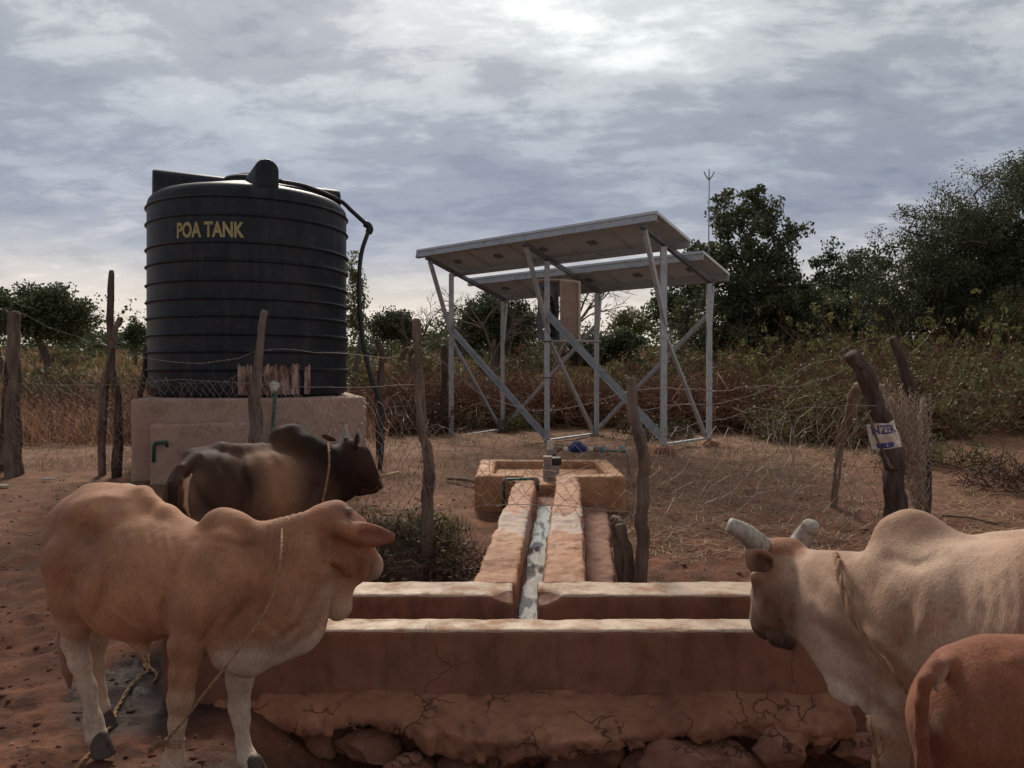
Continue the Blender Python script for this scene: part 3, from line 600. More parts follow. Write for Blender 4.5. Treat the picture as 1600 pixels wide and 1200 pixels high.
def row(w0,w1,parent):
    wlen=(w1-w0)*math.sqrt(1+.295**2); st=F0+vv*w0+np.array([0,0,-.295*w0])
    n=5; pw=Ltot/n
    for i in range(n):
        e=empty('x',(0,0,0),None,None); bpy.data.objects.remove(e)
        c=st-u*(pw*(i+.5))+dn*wlen/2
        mb=MB(); mb.box(c-nrm*.004,(pw-.02,wlen-.03,.008),axes=(u,dn,nrm)); po=mb.build('solar_panel',M_back,parent)
        mb=MB(); mb.box(c+nrm*.004,(pw-.03,wlen-.04,.006),axes=(u,dn,nrm)); mb.build('glass',M_cell,po)
        mb=MB(); 
        for sgn in(-1,1):
            mb.box(c+dn*sgn*(wlen/2-.012)-nrm*.006,(pw-.006,.024,.04),axes=(u,dn,nrm)); mb.box(c+u*sgn*(pw/2-.015)-nrm*.006,(.024,wlen-.05,.04),axes=(u,dn,nrm))
        mb.build('frame',M_alu,po)
        mb=MB(); mb.box(c-nrm*.025+dn*.1,(.13,.1,.03),axes=(u,dn,nrm)); mb.build('junction_box',M_dark,po)
    for k,wz in((0.02,.0),(.98,.0)):
        mb=MB(); c=st+dn*wlen*k-u*Ltot/2-nrm*.075; mb.box(c,(Ltot,.012,.10),axes=(u,dn,nrm)); mb.box(c+dn*(.03 if k<.5 else -.03)-nrm*.048,(Ltot,.05,.008),axes=(u,dn,nrm)); mb.build('edge_beam',M_galv,parent)
row(0,.93,sol); row(1.30,2.16,sol)
def rafz(w): return 3.90-.295*w-.16
def tb(name,a,b,w=.07,mat=None,ang=False):
    mb=MB()
    if ang: mb.angle(a,b,w)
    else: mb.bar(a,b,w,w*.9)
    return mb.build(name,mat or M_galv,sol)
foot={}
for nm,base,px,pyn,Yn,pxf,pyf in(('L',Ln,705,685,0,790,673),('M',Mn,855,690,0,938,680),('R',Rn,1037,697,0,1108,687)):
    near=base.copy(); far=base+vv*1.374; ray=lambda p_,py:CH-(py-HY)/FPX*p_[1]
    zn=ray(near,pyn); zf=ray(far,pyf); foot[nm]=(near.copy(),zn,far.copy(),zf)
    tb('post',near+(0,0,zn),near+(0,0,rafz(.62)-.03),.095); tb('post',far+(0,0,zf),far+(0,0,rafz(2.0)-.03),.085)
    ra=base-vv*.60; rb=base+vv*1.5; tb('rafter',ra+(0,0,rafz(0.02)+.02),rb+(0,0,rafz(2.12)+.02),.07,M_dark)
    tb('strut',ra+vv*.05+(0,0,rafz(.07)-.03)+u*.03,near+(0,0,zn+.60*(rafz(.62)-zn))+u*.03,.06)
    tb('strut',rb-vv*.03+(0,0,rafz(2.1)-.03),far+(0,0,zf+.66*(rafz(2)-zf)),.06)
    tb('side_brace',near+(0,0,zn+.62*(rafz(.62)-zn))-u*.06,far+(0,0,zf+.04)-u*.06,.055)
    mb=MB(); mb.bar(near+(0,0,zn+.02)-vv*.05,far+(0,0,zf+.03),.07,.03); mb.build('ground_rail',M_galv,sol)
    for pp,z,kk in((near,zn,1),(far,zf,2)):
        g_=gz(pp[0],pp[1]); hgt=z-g_+.2; s=SDF(pp+(-.25,-.25,g_-.15),pp+(.25,.25,z+.1),.03); s.box(pp+(0,0,z-hgt/2),(.28,.28,hgt),rad=.05,k=.02); s.warp(lambda q_:.03*fbm(q_*6,3,int(pp[0]*10))); link('footing',s.mesh('f'),M_foot,sol)
def onp(k,i,fr): 
    n_,zn,f_,zf=foot[k]; return (n_ if i==0 else f_)+np.array([0,0,(zn if i==0 else zf)+fr*((rafz(.62)-zn) if i==0 else (rafz(2)-zf))])
o_=-vv*.07
tb('diagonal_brace',onp('L',0,.66)+o_,onp('M',0,.02)+o_,.075,ang=True); tb('diagonal_brace',onp('M',0,.70)+o_,onp('R',0,.03)+o_,.085,ang=True)
o_=vv*.07
tb('diagonal_brace',onp('L',1,.02)+o_,onp('M',1,.78)+o_,.075,ang=True); tb('diagonal_brace',onp('M',1,.04)+o_,onp('R',1,.80)+o_,.08,ang=True)
for k in(.35,.55,.68):
    pm_=onp('M',0,k); mb=MB(); mb.lathe([(.072,-.008),(.075,-.008),(.075,.008),(.072,.008)],pm_,16,False); mb.build('cable_tie',M_blackp,sol)
# control cabinet
cab=empty('control_cabinet',P(885,530,12.75),'white control cabinet with its rusty mesh door open under the solar panels','cabinet')
Yc=12.75; A=lambda px,py,Y=Yc:P(px,py,Y); d2=12.75/1200
mb=MB(); cw=.40; x0=A(872,0)[0]-.30; zb=A(0,531)[2]; zt2=A(0,437)[2]
mb.box(((x0+A(872,0)[0])/2,Yc+.32,(zb+zt2)/2),(.36,.02,zt2-zb)); mb.build('back_plate',M_dark,cab)  # dark colour stands for the shadow inside the cabinet
mb=MB(); mb.box((x0+.36,Yc+.16,(zb+zt2)/2),(.02,.30,zt2-zb)); mb.box((x0+.18,Yc+.16,zt2),(.38,.33,.02)); mb.build('casing',M_white,cab)
mb=MB(); mb.box((x0+.5,Yc+.1,zb-.02),(1.0,.4,.03)); mb.build('shelf',M_galv,cab)
mb=MB(); dx0=A(877,0)[0]; dx1=A(906,0,12.6)[0]; zt3=zt2
for a_,b_ in(((dx0,Yc,zb),(dx0,Yc,zt3)),((dx1,Yc-.1,zb-.01),(dx1,Yc-.1,zt3-.05)),((dx0,Yc,zt3),(dx1,Yc-.1,zt3-.05)),((dx0,Yc,zb),(dx1,Yc-.1,zb-.01))): mb.bar(a_,b_,.034)
dfr=mb.build('door',M_white,cab); M_mesh=simple('rusty_mesh',(.27,.19,.15),(.40,.30,.25),25,.8)
mb=MB(); mb.bar(((dx0+dx1)/2-.14,Yc-.04,(zb+zt3)/2),((dx0+dx1)/2+.14,Yc-.065,(zb+zt3)/2),.006,(zt3-zb)-.06); mb.build('door_mesh',M_mesh,dfr)
for k in range(4):
    pt(cab,'cable',M_blackp,spl([(x0+.05+.05*k,Yc+.25,zt2-.1-.12*k),(x0+.12+.05*k,Yc+.1,zt2-.25-.1*k),(x0+.22,Yc+.15,zt2-.35-.1*k),(x0+.25-.05*k,Yc+.2,zb+.05)],6),.014,6)
mb=MB(); mb.box((x0+.15,Yc+.27,zt2-.3),(.2,.08,.26)); mb.build('controller',M_grey,cab,bevel=.01)
# lightning rod behind the tree
rod=empty('lightning_rod',P(1108,300,29),'thin mast with a three-pronged tip rising behind the leafy tree','lightning rod')
pt(rod,'mast',M_dark,[P(1106,600,29),P(1108,281,29)],.022,6)
for a_ in(-10,0,10): pt(rod,'prong',M_dark,[P(1108,281,29),P(1108+a_*.5,275,29),P(1108+a_*.8,(264 if a_==0 else 268),29)],.022,5)
# ================= CATTLE
def coat(name,rough=.75,dirt=.5):
    m,b=newmat(name); at=nn('ShaderNodeAttribute',attribute_name='col'); t=nn('ShaderNodeTexCoord'); mp=nn('ShaderNodeMapping'); Lk.new(t.outputs['Object'],mp.inputs[0]); p=mp.outputs[0]
    a=tn(p,3.2,6,.6,.5); f=tn(p,24,5,.7); m2=nn('ShaderNodeMapping'); m2.inputs['Scale'].default_value=(1,1,.28); m2.inputs['Rotation'].default_value=(.3,.5,0); Lk.new(t.outputs['Object'],m2.inputs[0]); h=tn(m2.outputs[0],170,4,.7); f2=tn(m2.outputs[0],60,4,.65)
    c=mix(ramp(a,[(.42,0),(.66,.5*dirt)]),at.outputs['Color'],(.16,.07,.04)) if dirt>.4 else mix(0.0,at.outputs['Color'],(.1,.1,.1)) ; c=mix(math_('MULTIPLY',ramp(f,[(.35,0),(.7,1)]),.22),c,(.06,.03,.02))
    c=mix(ramp(h,[(.3,.42),(.65,0)]),c,(.05,.025,.015)); c=mix(ramp(f2,[(.5,0),(.7,.07)]),c,(.5,.38,.3)) if dirt>.4 else c
    Lk.new(c,b.inputs['Base Color']); b.inputs['Roughness'].default_value=rough; b.inputs['Sheen Weight'].default_value=.05 if dirt>.4 else 0; b.inputs['Sheen Roughness'].default_value=.5; b.inputs['Specular IOR Level'].default_value=.2 if dirt>.4 else .08
    n1=bump(b,f,.3,.012); n2=bump(b,f2,.45,.005,n1); bump(b,h,.6,.003,n2); return m
M_coat=coat('tan_coat'); M_coatd=coat('dark_coat',.65,.3)
M_horn=simple('horn',(.22,.17,.15),(.34,.29,.25),16,.55,bs=.5,bd=.004,sc=(1,1,1),c3=(.13,.09,.075)); M_hornp=simple('pale_horn',(.24,.20,.16),(.44,.40,.34),26,.6,bs=.5,sc=(1.6,1,.7))
M_eye=simple('eye_dark',(.01,.007,.006),(.015,.01,.01),5,.12,bs=0,spec=.6); M_hoof=simple('hoof',(.05,.035,.03),(.09,.065,.055),14,.6)
TAN=(.51,.24,.128); TAND=(.38,.145,.066); CRM=(.64,.435,.31); CRMD=(.50,.295,.185); RED=(.26,.085,.048); WHT=(.76,.62,.50); PINK=(.45,.20,.14); BLK=(.018,.012,.012)
def px2m(r,Y): return r*Y/FPX
def cowtools(s):
    def c(a,ra,b,rb,k=.04,col=None,flat=None,cut=False,cw=1.0): s.cap(P(*a),px2m(ra,a[2]),P(*b),px2m(rb,b[2]),k,col,flat,cut,cw)
    def ch(pts,k=.03,flat=None,cw=1.0):   # chain of (px,py,Y,r,col)
        for a,b in zip(pts[:-1],pts[1:]): c(a[:3],a[3],b[:3],b[3],k,a[4],flat,cw=cw)
    def e(p,r,f,k=.06,col=None,up=(0,0,1),cut=False,cw=1.0): s.ell(P(*p),r,f,k,col,up,cut,cw)
    return c,ch,e
def finish(s,name,root,mat,smooth=1,paint=None):
    m=s.mesh(name,smooth); C=s.C
    if paint is not None: C=paint(s.v,C)
    setcol(m,C); return link(name,m,mat,root)
def creases(q,lines,ymax=99,ymin=0):
    px=800+FPX*q[:,0]/q[:,1]; py=HY+(CH-q[:,2])/q[:,1]*FPX; pp=np.stack([px,py],-1)+np.stack([fbm(q*7,2,91),fbm(q*7,2,92)],-1)*4; out=np.zeros(len(q))
    for w,d,pts in lines:
        pts=np.array(pts,float); n=len(pts)-1; best=np.full(len(q),1e9); tt=np.zeros(len(q))
        for i in range(n):
            a=pts[i]; b=pts[i+1]; ab=b-a; t=np.clip(((pp-a)@ab)/(ab@ab),0,1); ds=np.linalg.norm(pp-a-t[:,None]*ab,axis=1); m=ds<best; best[m]=ds[m]; tt[m]=(i+t[m])/n
        out+=d*np.exp(-(best/w)**2)*np.clip(np.sin(np.clip(tt,.04,.96)*math.pi),0,1)**.5
    return out*((q[:,1]<ymax)&(q[:,1]>ymin))
def rope(mb,pts,r,tw=38,ns=6,strands=2):
    p=spl(pts,14); L=np.concatenate([[0],np.cumsum(np.linalg.norm(np.diff(p,axis=0),axis=1))]); n=max(20,int(L[-1]/(r*1.3))); s_=np.linspace(0,L[-1],n); q=np.stack([np.interp(s_,L,p[:,i]) for i in range(3)],-1)
    q=q+.0*q; T=np.gradient(q,axis=0); T/=np.linalg.norm(T,axis=1)[:,None]; a=np.cross(T,(0.13,.2,1.)); a/=np.linalg.norm(a,axis=1)[:,None]; b=np.cross(T,a)
    for k in range(strands):
        ph=s_/(r*2.2)+k*2*math.pi/strands; mb.tube(q+(a*np.cos(ph)[:,None]+b*np.sin(ph)[:,None])*r*.5,r*.62,ns)
def eye(root,p,r=.016):
    bm=bmesh.new(); bmesh.ops.create_uvsphere(bm,u_segments=16,v_segments=12,radius=r); m=bpy.data.meshes.new('eye'); bm.to_mesh(m); bm.free(); m.transform(Matrix.Translation(tuple(p))); return link('eye',m,M_eye,root,True)
# ---------- 1: tan cow at left
def left_cow():
    root=empty('cow',P(230,1190,3.4),'light tan humped cow at the left front, head turned away over the trough end','cow','cattle around the trough')
    s=SDF((-2.36,2.9,-.14),(-.52,3.98,1.34),.008); c,ch,e=cowtools(s); f=(.91,-.41,0); nl=(.41,.91,0)
    e((152,850,3.62),(.25,.215,.25),f,.06,TAN); e((165,812,3.6),(.21,.17,.155),f,.06,TAN)      # croup
    e((236,897,3.46),(.40,.225,.275),f,.08,TAN); e((205,910,3.42),(.27,.20,.25),f,.07,TAN)       # barrel
    e((335,922,3.28),(.26,.19,.255),f,.07,TAN); e((300,908,3.33),(.25,.185,.225),f,.07,TAN)
    c((140,773,3.62),14,(222,777,3.58),14,.05,TAN); c((222,777,3.56),14,(262,806,3.46),14,.05,TAN); c((262,806,3.46),14,(312,842,3.36),15,.05,TAN); e((175,805,3.55),(.20,.15,.11),f,.06,TAN)  # spine
    c((128,806,3.46),18,(150,792,3.46),13,.06,TAN); c((220,772,3.78),12,(200,772,3.72),16,.05,CRMD)            # hooks
    c((92,815,3.60),16,(112,800,3.62),18,.05,TAN)
    # hump
    e((356,840,3.30),(.145,.085,.125),f,.05,TAND); e((344,829,3.31),(.09,.065,.088),f,.03,TAND); c((375,838,3.30),26,(408,856,3.30),24,.05,TAN)
    # shoulder blade and arm
    c((350,862,3.20),32,(322,950,3.14),36,.05,TAN,(nl,1.6)); c((395,915,3.20),40,(322,965,3.15),32,.05,TAND,(nl,1.3))
    # neck
    nd=(.80,.6,0); nn_=(-.6,.8,0)
    c((380,900,3.29),74,(500,840,3.44),42,.05,TAN,(nn_,1.6)); c((400,890,3.27),58,(475,885,3.34),50,.05,TAN,(nn_,1.7)); c((400,846,3.3),22,(500,822,3.44),26,.04,TAN,(nn_,1.2))
    # dewlap and brisket
    c((345,985,3.18),42,(425,965,3.22),55,.09,TAN,((-.3,.9,0),2.0)); c((385,1005,3.18),44,(455,965,3.28),54,.08,CRMD,((-.4,.9,0),3.2))
    c((350,1018,3.16),22,(392,1032,3.16),24,.06,CRM,((-.4,.9,0),1.8)); c((392,1022,3.17),26,(468,998,3.27),24,.06,CRM,((-.5,.85,0),2.4)); c((470,975,3.29),32,(482,930,3.36),34,.06,CRMD,((-.5,.85,0),2.4))
    c((505,895,3.42),30,(492,945,3.33),24,.04,TAN,(nn_,2.0)); c((498,955,3.34),13,(500,930,3.36),20,.02,CRM,(nn_,1.5))
    c((520,930,3.45),22,(530,950,3.46),21,.018,CRM,(nn_,2.2)); c((535,900,3.47),24,(530,945,3.46),19,.02,CRMD,(nn_,1.8))
    # head
    c((515,818,3.46),33,(548,852,3.55),37,.03,TAND); c((503,812,3.45),22,(525,802,3.47),20,.025,RED); c((528,802,3.5),19,(552,826,3.6),22,.02,RED)
    c((540,870,3.50),37,(548,888,3.55),28,.03,TAND); c((550,850,3.6),27,(578,880,3.78),20,.03,TAN); e((583,886,3.80),(.044,.05,.058),(.5,.86,0),.02,WHT); e((574,896,3.80),(.035,.04,.036),(.5,.86,0),.015,WHT)
    c((547,798,3.45),7,(549,796,3.45),4,.008,WHT)
    e((536,812,3.37),(.03,.02,.05),(.7,.6,-.3),.02,cut=True)
    # ear
    ed=np.array([.97,.1,-.16]); s.ell(P(572,836,3.43),(.10,.026,.058),ed,.010,TAND,cw=1.3); s.ell(P(592,838,3.43),(.078,.018,.036),ed,.018,TAND,cw=1.3); c((530,826,3.39),14,(556,833,3.42),17,.02,TAND)
    s.ell(P(586,838,3.395),(.076,.026,.034),ed,.008,cut=True); s.pr.append((lambda p,c_=P(590,838,3.40):np.maximum(np.linalg.norm((p-c_)/np.array([.078,.05,.038]),axis=-1)-.95,0)*.05,(.27,.10,.07),2.2))
    # wrinkles on the neck
    # near foreleg
    ch([(303,955,3.17,38,TAN),(293,1005,3.13,28,TAN),(286,1052,3.12,20,TAN),(282,1092,3.12,18.5,CRMD),(277,1130,3.12,12,CRM),(274,1165,3.12,11.5,CRM),(271,1190,3.12,16,CRM),(268,1205,3.11,17,WHT)],.03)
    # far foreleg
    ch([(385,1000,3.34,32,CRMD),(375,1060,3.37,21,CRMD),(374,1105,3.38,15.5,CRM),(377,1125,3.38,13,CRM),(380,1160,3.38,10.5,CRM),(386,1183,3.37,13,CRM),(394,1194,3.34,14,WHT)],.025)
    # near hind leg
    ch([(128,880,3.45,58,TAN),(122,930,3.43,41,TAN),(120,965,3.44,26,CRM),(117,1003,3.47,18,WHT),(125,1035,3.46,14.5,CRM),(137,1075,3.43,11.5,WHT),(145,1125,3.40,11.5,WHT),(151,1150,3.39,16,WHT)],.035)
    c((155,930,3.33),34,(190,955,3.36),18,.05,TAN)
    c((112,985,3.49),9,(116,1012,3.48),11,.02,CRM)
    # far hind leg
    ch([(150,890,3.8,42,TAN),(157,945,3.78,24,CRMD),(154,1000,3.78,13,CRM),(153,1040,3.76,10,CRM),(156,1080,3.74,9,CRM),(162,1108,3.72,11.5,WHT)],.03)
    # tail
    ch([(95,800,3.68,10,TAN),(80,840,3.72,8,TAN),(85,920,3.74,6.5,TAN),(98,965,3.72,8,TAND),(104,1010,3.70,11.5,RED),(107,1045,3.70,8,RED),(109,1075,3.70,2.5,RED)],.02)
    c((218,1000,3.40),16,(225,1018,3.40),9,.03,CRM)
    # ribs and muscle relief
    def relief(q):
        xl=(q-P(230,900,3.45))@np.array([.91,-.41,0]); px=800+FPX*q[:,0]/q[:,1]; py=HY+(CH-q[:,2])/q[:,1]*FPX; wr=.0038*np.sin((px+.10*(py-830)+2*fbm(q*9,2,3))*.70)*sst(px,408,430)*(1-sst(px,466,490))*(1-sst(py,850,930))*(q[:,1]<3.5); df=.005*np.sin((px*.55+py*.83-900)*.085+2.2*fbm(q*4,2,8))*sst(px,400,440)*sst(py,900,950)*(q[:,1]<3.5); return wr+df+ .004*np.sin(xl*60)*np.exp(-((xl+.02)/.16)**2)*np.exp(-((q[:,2]-.85)/.2)**2)+.0035*fbm(q*6,3,5)
    s.warp(relief)
    L=[(7,.013,[(150,962),(163,925),(172,885)]),(15,.013,[(128,815),(146,840),(150,866)]),(10,.014,[(302,850),(276,900),(262,955),(262,992)]),(10,.013,[(384,852),(402,900),(388,948),(346,985)]),
       (6,.012,[(312,1006),(332,978),(348,955)]),(5,.010,[(318,1010),(330,1040)]),(5,.010,[(500,925),(470,975),(425,1002)]),(5,.009,[(515,940),(492,985),(440,1022)]),(5,.009,[(405,960),(436,990),(425,1035)]),(5,.008,[(470,900),(460,950),(430,985)]),
       (6,.012,[(503,835),(510,880),(540,906)]),(5,.008,[(545,862),(560,880),(556,900)]),(10,.009,[(98,850),(106,900),(128,950)]),(3,.005,[(132,1020),(146,1090),(150,1130)]),(4,.006,[(280,1010),(276,1060),(276,1090)]),(4,.005,[(380,1070),(384,1110)]),
       (8,-.008,[(140,788),(165,776),(195,774)]),(9,-.008,[(325,880),(330,930),(310,970)]),(5,.007,[(356,1000),(362,1030),(372,1050)]),(5,.008,[(330,846),(370,858),(408,852)]),(4,-.005,[(230,990),(200,975),(175,950)])]
    L+=[(7,.006,[(x,828+abs(i-2)*4),(x+14,890),(x+6,955)]) for i,x in enumerate((196,214,232,250,268))]
    L+=[(3.0,.0085,[(x,824),(x-2,860),(x-8,900+5*(i%3))]) for i,x in enumerate((417,427,436,446,455,465,474))]
    s.warp(lambda q:1.8*creases(q,L,3.62))
    def paint(v,C):
        # pale belly and inner side, dusty darker rump edge
        z=v[:,2]; t=sst(z,.50,.36)*(v[:,1]>2)*.5; C=C*(1-t[:,None])+np.array(CRM)*t[:,None]
        px=800+FPX*v[:,0]/v[:,1]; t2=(sst(v[:,0]/v[:,1],-.555,-.60)*sst(z,.62,.9))*.45
        C=C*(1-t2[:,None])+np.array((.27,.10,.05))*t2[:,None]
        py=HY+(CH-v[:,2])/v[:,1]*FPX; n0=fbm(v*4,3,4)
        t6=sst(py-.0*px+12*n0,1008,1026)*sst(px,318,345)*(v[:,1]<3.45)*.75; C=C*(1-t6[:,None])+np.array(WHT)*t6[:,None]
        t6=sst(py+14*n0,985,1015)*sst(px,400,440)*.55; C=C*(1-t6[:,None])+np.array(WHT)*t6[:,None]
        t6=np.exp(-((px-545-.9*(py-803))/9)**2-((py-803)/14)**2)*.85; C=C*(1-t6[:,None])+np.array((.10,.04,.025))*t6[:,None]
        t6=np.exp(-((px-528)/26)**2-((py-868)/22)**2)*.45+np.exp(-((px-290-.35*(py-980))/26)**2-((py-975)/40)**2)*.45+np.exp(-((px-385)/45)**2-((py-850)/18)**2)*.3+np.exp(-((px-120)/22)**2-((py-925)/38)**2)*.4; t6=np.clip(t6,0,.8); C=C*(1-t6[:,None])+np.array((.26,.095,.045))*t6[:,None]  # dark shading of cheek, shoulder, neck base and thigh put into the coat
        t6=np.exp(-((px-165)/40)**2-((py-790)/12)**2)*.35+np.exp(-((px-350)/32)**2-((py-806)/10)**2)*.4; C=C*(1-t6[:,None])+np.array((.70,.40,.24))*t6[:,None]  # painted highlights on top of the rump and hump
        l=(v-P(200,765,3.6))@np.array([.41,.91,0]); t3=sst(l,.015,.06)*sst(z,.95,1.05)*(px<300); C=C*(1-.75*t3[:,None])+np.array(WHT)*.75*t3[:,None]  # far side of the back paler, its highlight put into the coat
        n1=fbm(v*3.1,3,9); n2=fbm(v*9,3,12); t4=sst(n1,.1,.7)*.4; C=C*(1-t4[:,None])+np.array((.19,.085,.05))*t4[:,None]; return C*(1+.16*n2)[:,None]
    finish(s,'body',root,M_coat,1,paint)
    # hooves
    def hoof(a,r,L,dx,dy=-.3):
        s2=SDF(P(*a)-.14,P(*a)+.14,.006); d=np.array([dx,dy,0.]); d/=np.linalg.norm(d); n_=np.array([-d[1],d[0],0]); p=P(*a)
        s2.cap(p+(0,0,.035),r*.80,p+d*L*.7+(0,0,-.035),r*1.12,.006); s2.cap(p+d*.03+(0,0,.03),.004,p+d*(r+L)+(0,0,-.03),.009,.006,cut=True); s2.cap(p+d*(r+.01)+(0,0,.05),.003,p+d*(r+L*.8+.015)+(0,0,-.06),.009,.006,cut=True)
        z0=p[2]-.035; s2.box(p+(0,0,-.035-.06),(.3,.3,.12),rad=.001,k=.006,cut=True); link('hoof',s2.mesh('hoof',1),M_hoof,root)
    hoof((155,1166,3.38),.047,.035,.9); hoof((165,1125,3.72),.038,.03,.9); hoof((266,1222,3.11),.046,.035,.4,-.9); hoof((398,1203,3.33),.042,.035,.9)
    eye(root,P(560,824,3.585),.014)
left_cow()
# ropes of the tan cow
M_rope=simple('sisal_rope',(.34,.20,.11),(.22,.12,.07),30,.9); M_ropey=simple('yellow_rope',(.38,.23,.11),(.26,.15,.07),30,.9)
mb=MB(); rope(mb,[P(441,823,3.33),P(440,850,3.12),P(436,890,3.02),P(425,935,2.98),P(405,972,2.96),P(380,1005,2.94),P(350,1045,2.93),P(318,1085,2.93),P(288,1125,2.98),P(266,1150,3.03)],.0055)
rope(mb,[P(266,1150,3.03),P(262,1158,3.05),P(270,1164,3.06),P(284,1160,3.08),P(288,1154,3.14),P(272,1150,3.17),P(260,1156,3.12),P(264,1166,3.05),P(283,1167,3.07)],.007)
for k in range(6): rope(mb,[P(264,1160,3.05),P(254-3*k,1157+4*(k%3),3.03),P(244-2*k,1162+3*k,3.02+.01*k),P(238+3*k,1170-2*k,3.02)],.004)
mb.build('tether_rope',M_rope,None,True,label='thin brown rope from the neck of the tan cow tied round its front foot',cat='rope')
gp3=lambda px,Y,dz=.012:(lambda X:np.array([X,Y,float(ground(np.array([X]),np.array([Y])))+dz]))((px-800)/FPX*Y)
mb=MB(); pr=[gp3(px,Y,.016) for px,Y in((232,4.50),(226,4.38),(232,4.30),(215,4.22),(200,4.1),(188,3.98),(181,3.88),(178,3.75),(168,3.66),(150,3.5),(136,3.4),(128,3.33),(118,3.24),(108,3.15),(100,3.0))]
rope(mb,pr,.009); rope(mb,[P(229,1020,4.5),gp3(231,4.44,.05),gp3(234,4.32)],.007); rope(mb,[gp3(222,4.36,.06),gp3(230,4.34,.03),gp3(245,4.27),gp3(240,4.2)],.008); mb.build('ground_rope',M_ropey,None,True,label='yellowish rope lying in the mud behind the legs of the tan cow',cat='rope')
# ---------- 2: dark bull
def bull():
    root=empty('bull',P(400,950,5.6),'dark brown humped bull with short horns standing before the tank plinth','bull','cattle around the trough')
    s=SDF((-2.7,4.5,-.05),(-.85,7.0,1.5),.0135); c,ch,e=cowtools(s); f=(.64,.77,0); nl=(-.77,.64,0)
    DK=(.055,.028,.022); DB=(.085,.038,.024); BR=(.36,.19,.105); BLK=(.010,.007,.007)
    e((322,785,5.25),(.28,.25,.33),f,.07,DK); e((330,745,5.3),(.24,.2,.17),f,.07,DK)
    e((405,780,5.6),(.50,.27,.33),f,.08,DK,cw=1.2); e((392,735,5.6),(.36,.18,.13),f,.08,DK); e((470,785,5.95),(.30,.24,.38),f,.07,DB)
    c((300,714,5.3),14,(345,707,5.4),14,.06,DK); c((345,707,5.4),14,(425,708,5.8),16,.06,DK)
    e((456,692,5.95),(.19,.10,.15),f,.03,BLK,cw=1.7); e((443,684,5.93),(.11,.09,.092),f,.025,BLK,cw=1.7); c((470,700,5.95),28,(500,722,6.05),30,.04,BLK,cw=1.3)
    c((475,745,5.95),48,(540,722,6.25),30,.05,BLK,((-.6,.8,0),1.4)); c((485,780,5.95),40,(535,750,6.25),30,.05,BLK,((-.6,.8,0),1.8)); c((505,770,6.05),30,(545,765,6.3),15,.03,BLK,((-.6,.8,0),2.2))
    c((455,800,5.7),48,(440,850,5.65),38,.05,DB)
    # head
    c((540,708,6.28),24,(556,728,6.33),27,.03,DK); c((552,735,6.35),28,(572,748,6.45),16,.03,DK); c((560,712,6.33),19,(582,748,6.5),12,.03,DK); e((587,757,6.55),(.066,.06,.055),(.6,.7,-.3),.02,DB); e((596,760,6.58),(.022,.03,.025),(.6,.7,-.3),.01,BLK); c((560,765,6.42),11,(584,764,6.53),8,.02,DK)
    e((572,722,6.26),(.05,.02,.018),(.6,.7,-.3),.02,DB)
    s.ell(P(514,684,6.35),(.07,.014,.027),(-.85,.2,.28),.012,DB); s.ell(P(557,690,6.18),(.075,.03,.018),(.12,-.2,1),.015,DK,up=(1,0,0))
    # legs
    ch([(318,830,5.15,52,DK),(310,880,5.2,34,DK),(300,920,5.25,20,DK),(312,960,5.2,13,DK),(318,985,5.2,13,DK)],.03)
    ch([(350,840,5.45,40,DK),(345,890,5.5,28,DK),(338,920,5.55,17,DK),(350,955,5.5,12,DK),(354,960,5.5,13,DK)],.03)
    ch([(440,830,5.6,34,DB),(440,880,5.65,20,DK),(440,910,5.65,15,DK),(440,950,5.65,12,DK)],.03); ch([(490,830,5.95,34,DB),(492,870,6.0,18,DK),(492,890,6.0,14,DK),(492,925,6.0,11,DK)],.03)
    # tail and pale buttock
    ch([(306,718,5.16,13,DK),(284,733,5.0,9,DK),(270,758,4.93,8,BLK),(268,800,4.93,8,BLK),(272,850,4.95,9,BLK),(274,900,4.95,6,BLK)],.015,cw=2)
    c((300,742,4.98),4,(288,760,4.97),5,.015,CRM); c((292,752,4.97),6,(290,790,4.93),4,.015,CRMD); c((290,790,4.93),4,(300,815,4.92),2,.015,CRMD)
    s.warp(lambda q:.005*fbm(q*5,3,15)+.004*np.sin(((q-P(400,780,5.6))@np.array(f+())[:3])*48)*np.exp(-(((q-P(420,780,5.6))@np.array([.64,.77,0]))/.25)**2))
    L=[(7,.022,[(372,712),(386,760),(378,820)]),(5,.014,[(345,712),(352,740)]),(5,.012,[(425,720),(440,770),(432,820)]),(6,.016,[(470,715),(492,760),(480,810)]),(4,.012,[(520,700),(524,750),(515,780)]),(3,.010,[(552,735),(562,752),(580,760)]),(8,.016,[(300,750),(318,790),(345,815)])]+[(4,.008,[(x,722),(x+8,760),(x+2,800)]) for x in (398,408,418)]+[(2.5,.008,[(x,695),(x+2,740)]) for x in (498,506,514)]
    s.warp(lambda q:1.5*creases(q,L,6.45))
    def bpaint(v,C):
        px=800+FPX*v[:,0]/v[:,1]; py=HY+(CH-v[:,2])/v[:,1]*FPX; n_=fbm(v*4,3,3); t=np.exp(-((px-440-.12*(py-760))/(34+8*n_))**2-((py-775)/72)**2)*(1-sst(px,470,500))*.9; t=t+.35*np.exp(-((px-395)/30)**2-((py-715)/14)**2); t=np.clip(t,0,1)
        C=C*(1-t[:,None])+np.array(BR)*t[:,None]; return C*(1+.3*n_)[:,None]
    finish(s,'body',root,M_coatd,1,bpaint)
    mb=MB(); mb.tube(spl([P(545,692,6.3),P(541,681,6.3),P(540,672,6.3),P(541,664,6.32)]),np.linspace(.036,.008,31),12); mb.build('horn',M_hornp,root,True)
    mb=MB(); mb.tube(spl([P(560,697,6.2),P(563,686,6.2),P(562,677,6.2),P(560,670,6.2)]),np.linspace(.028,.008,31),12); mb.build('horn',M_horn,root,True)
    eye(root,P(571,726,6.26),.02)
bull()
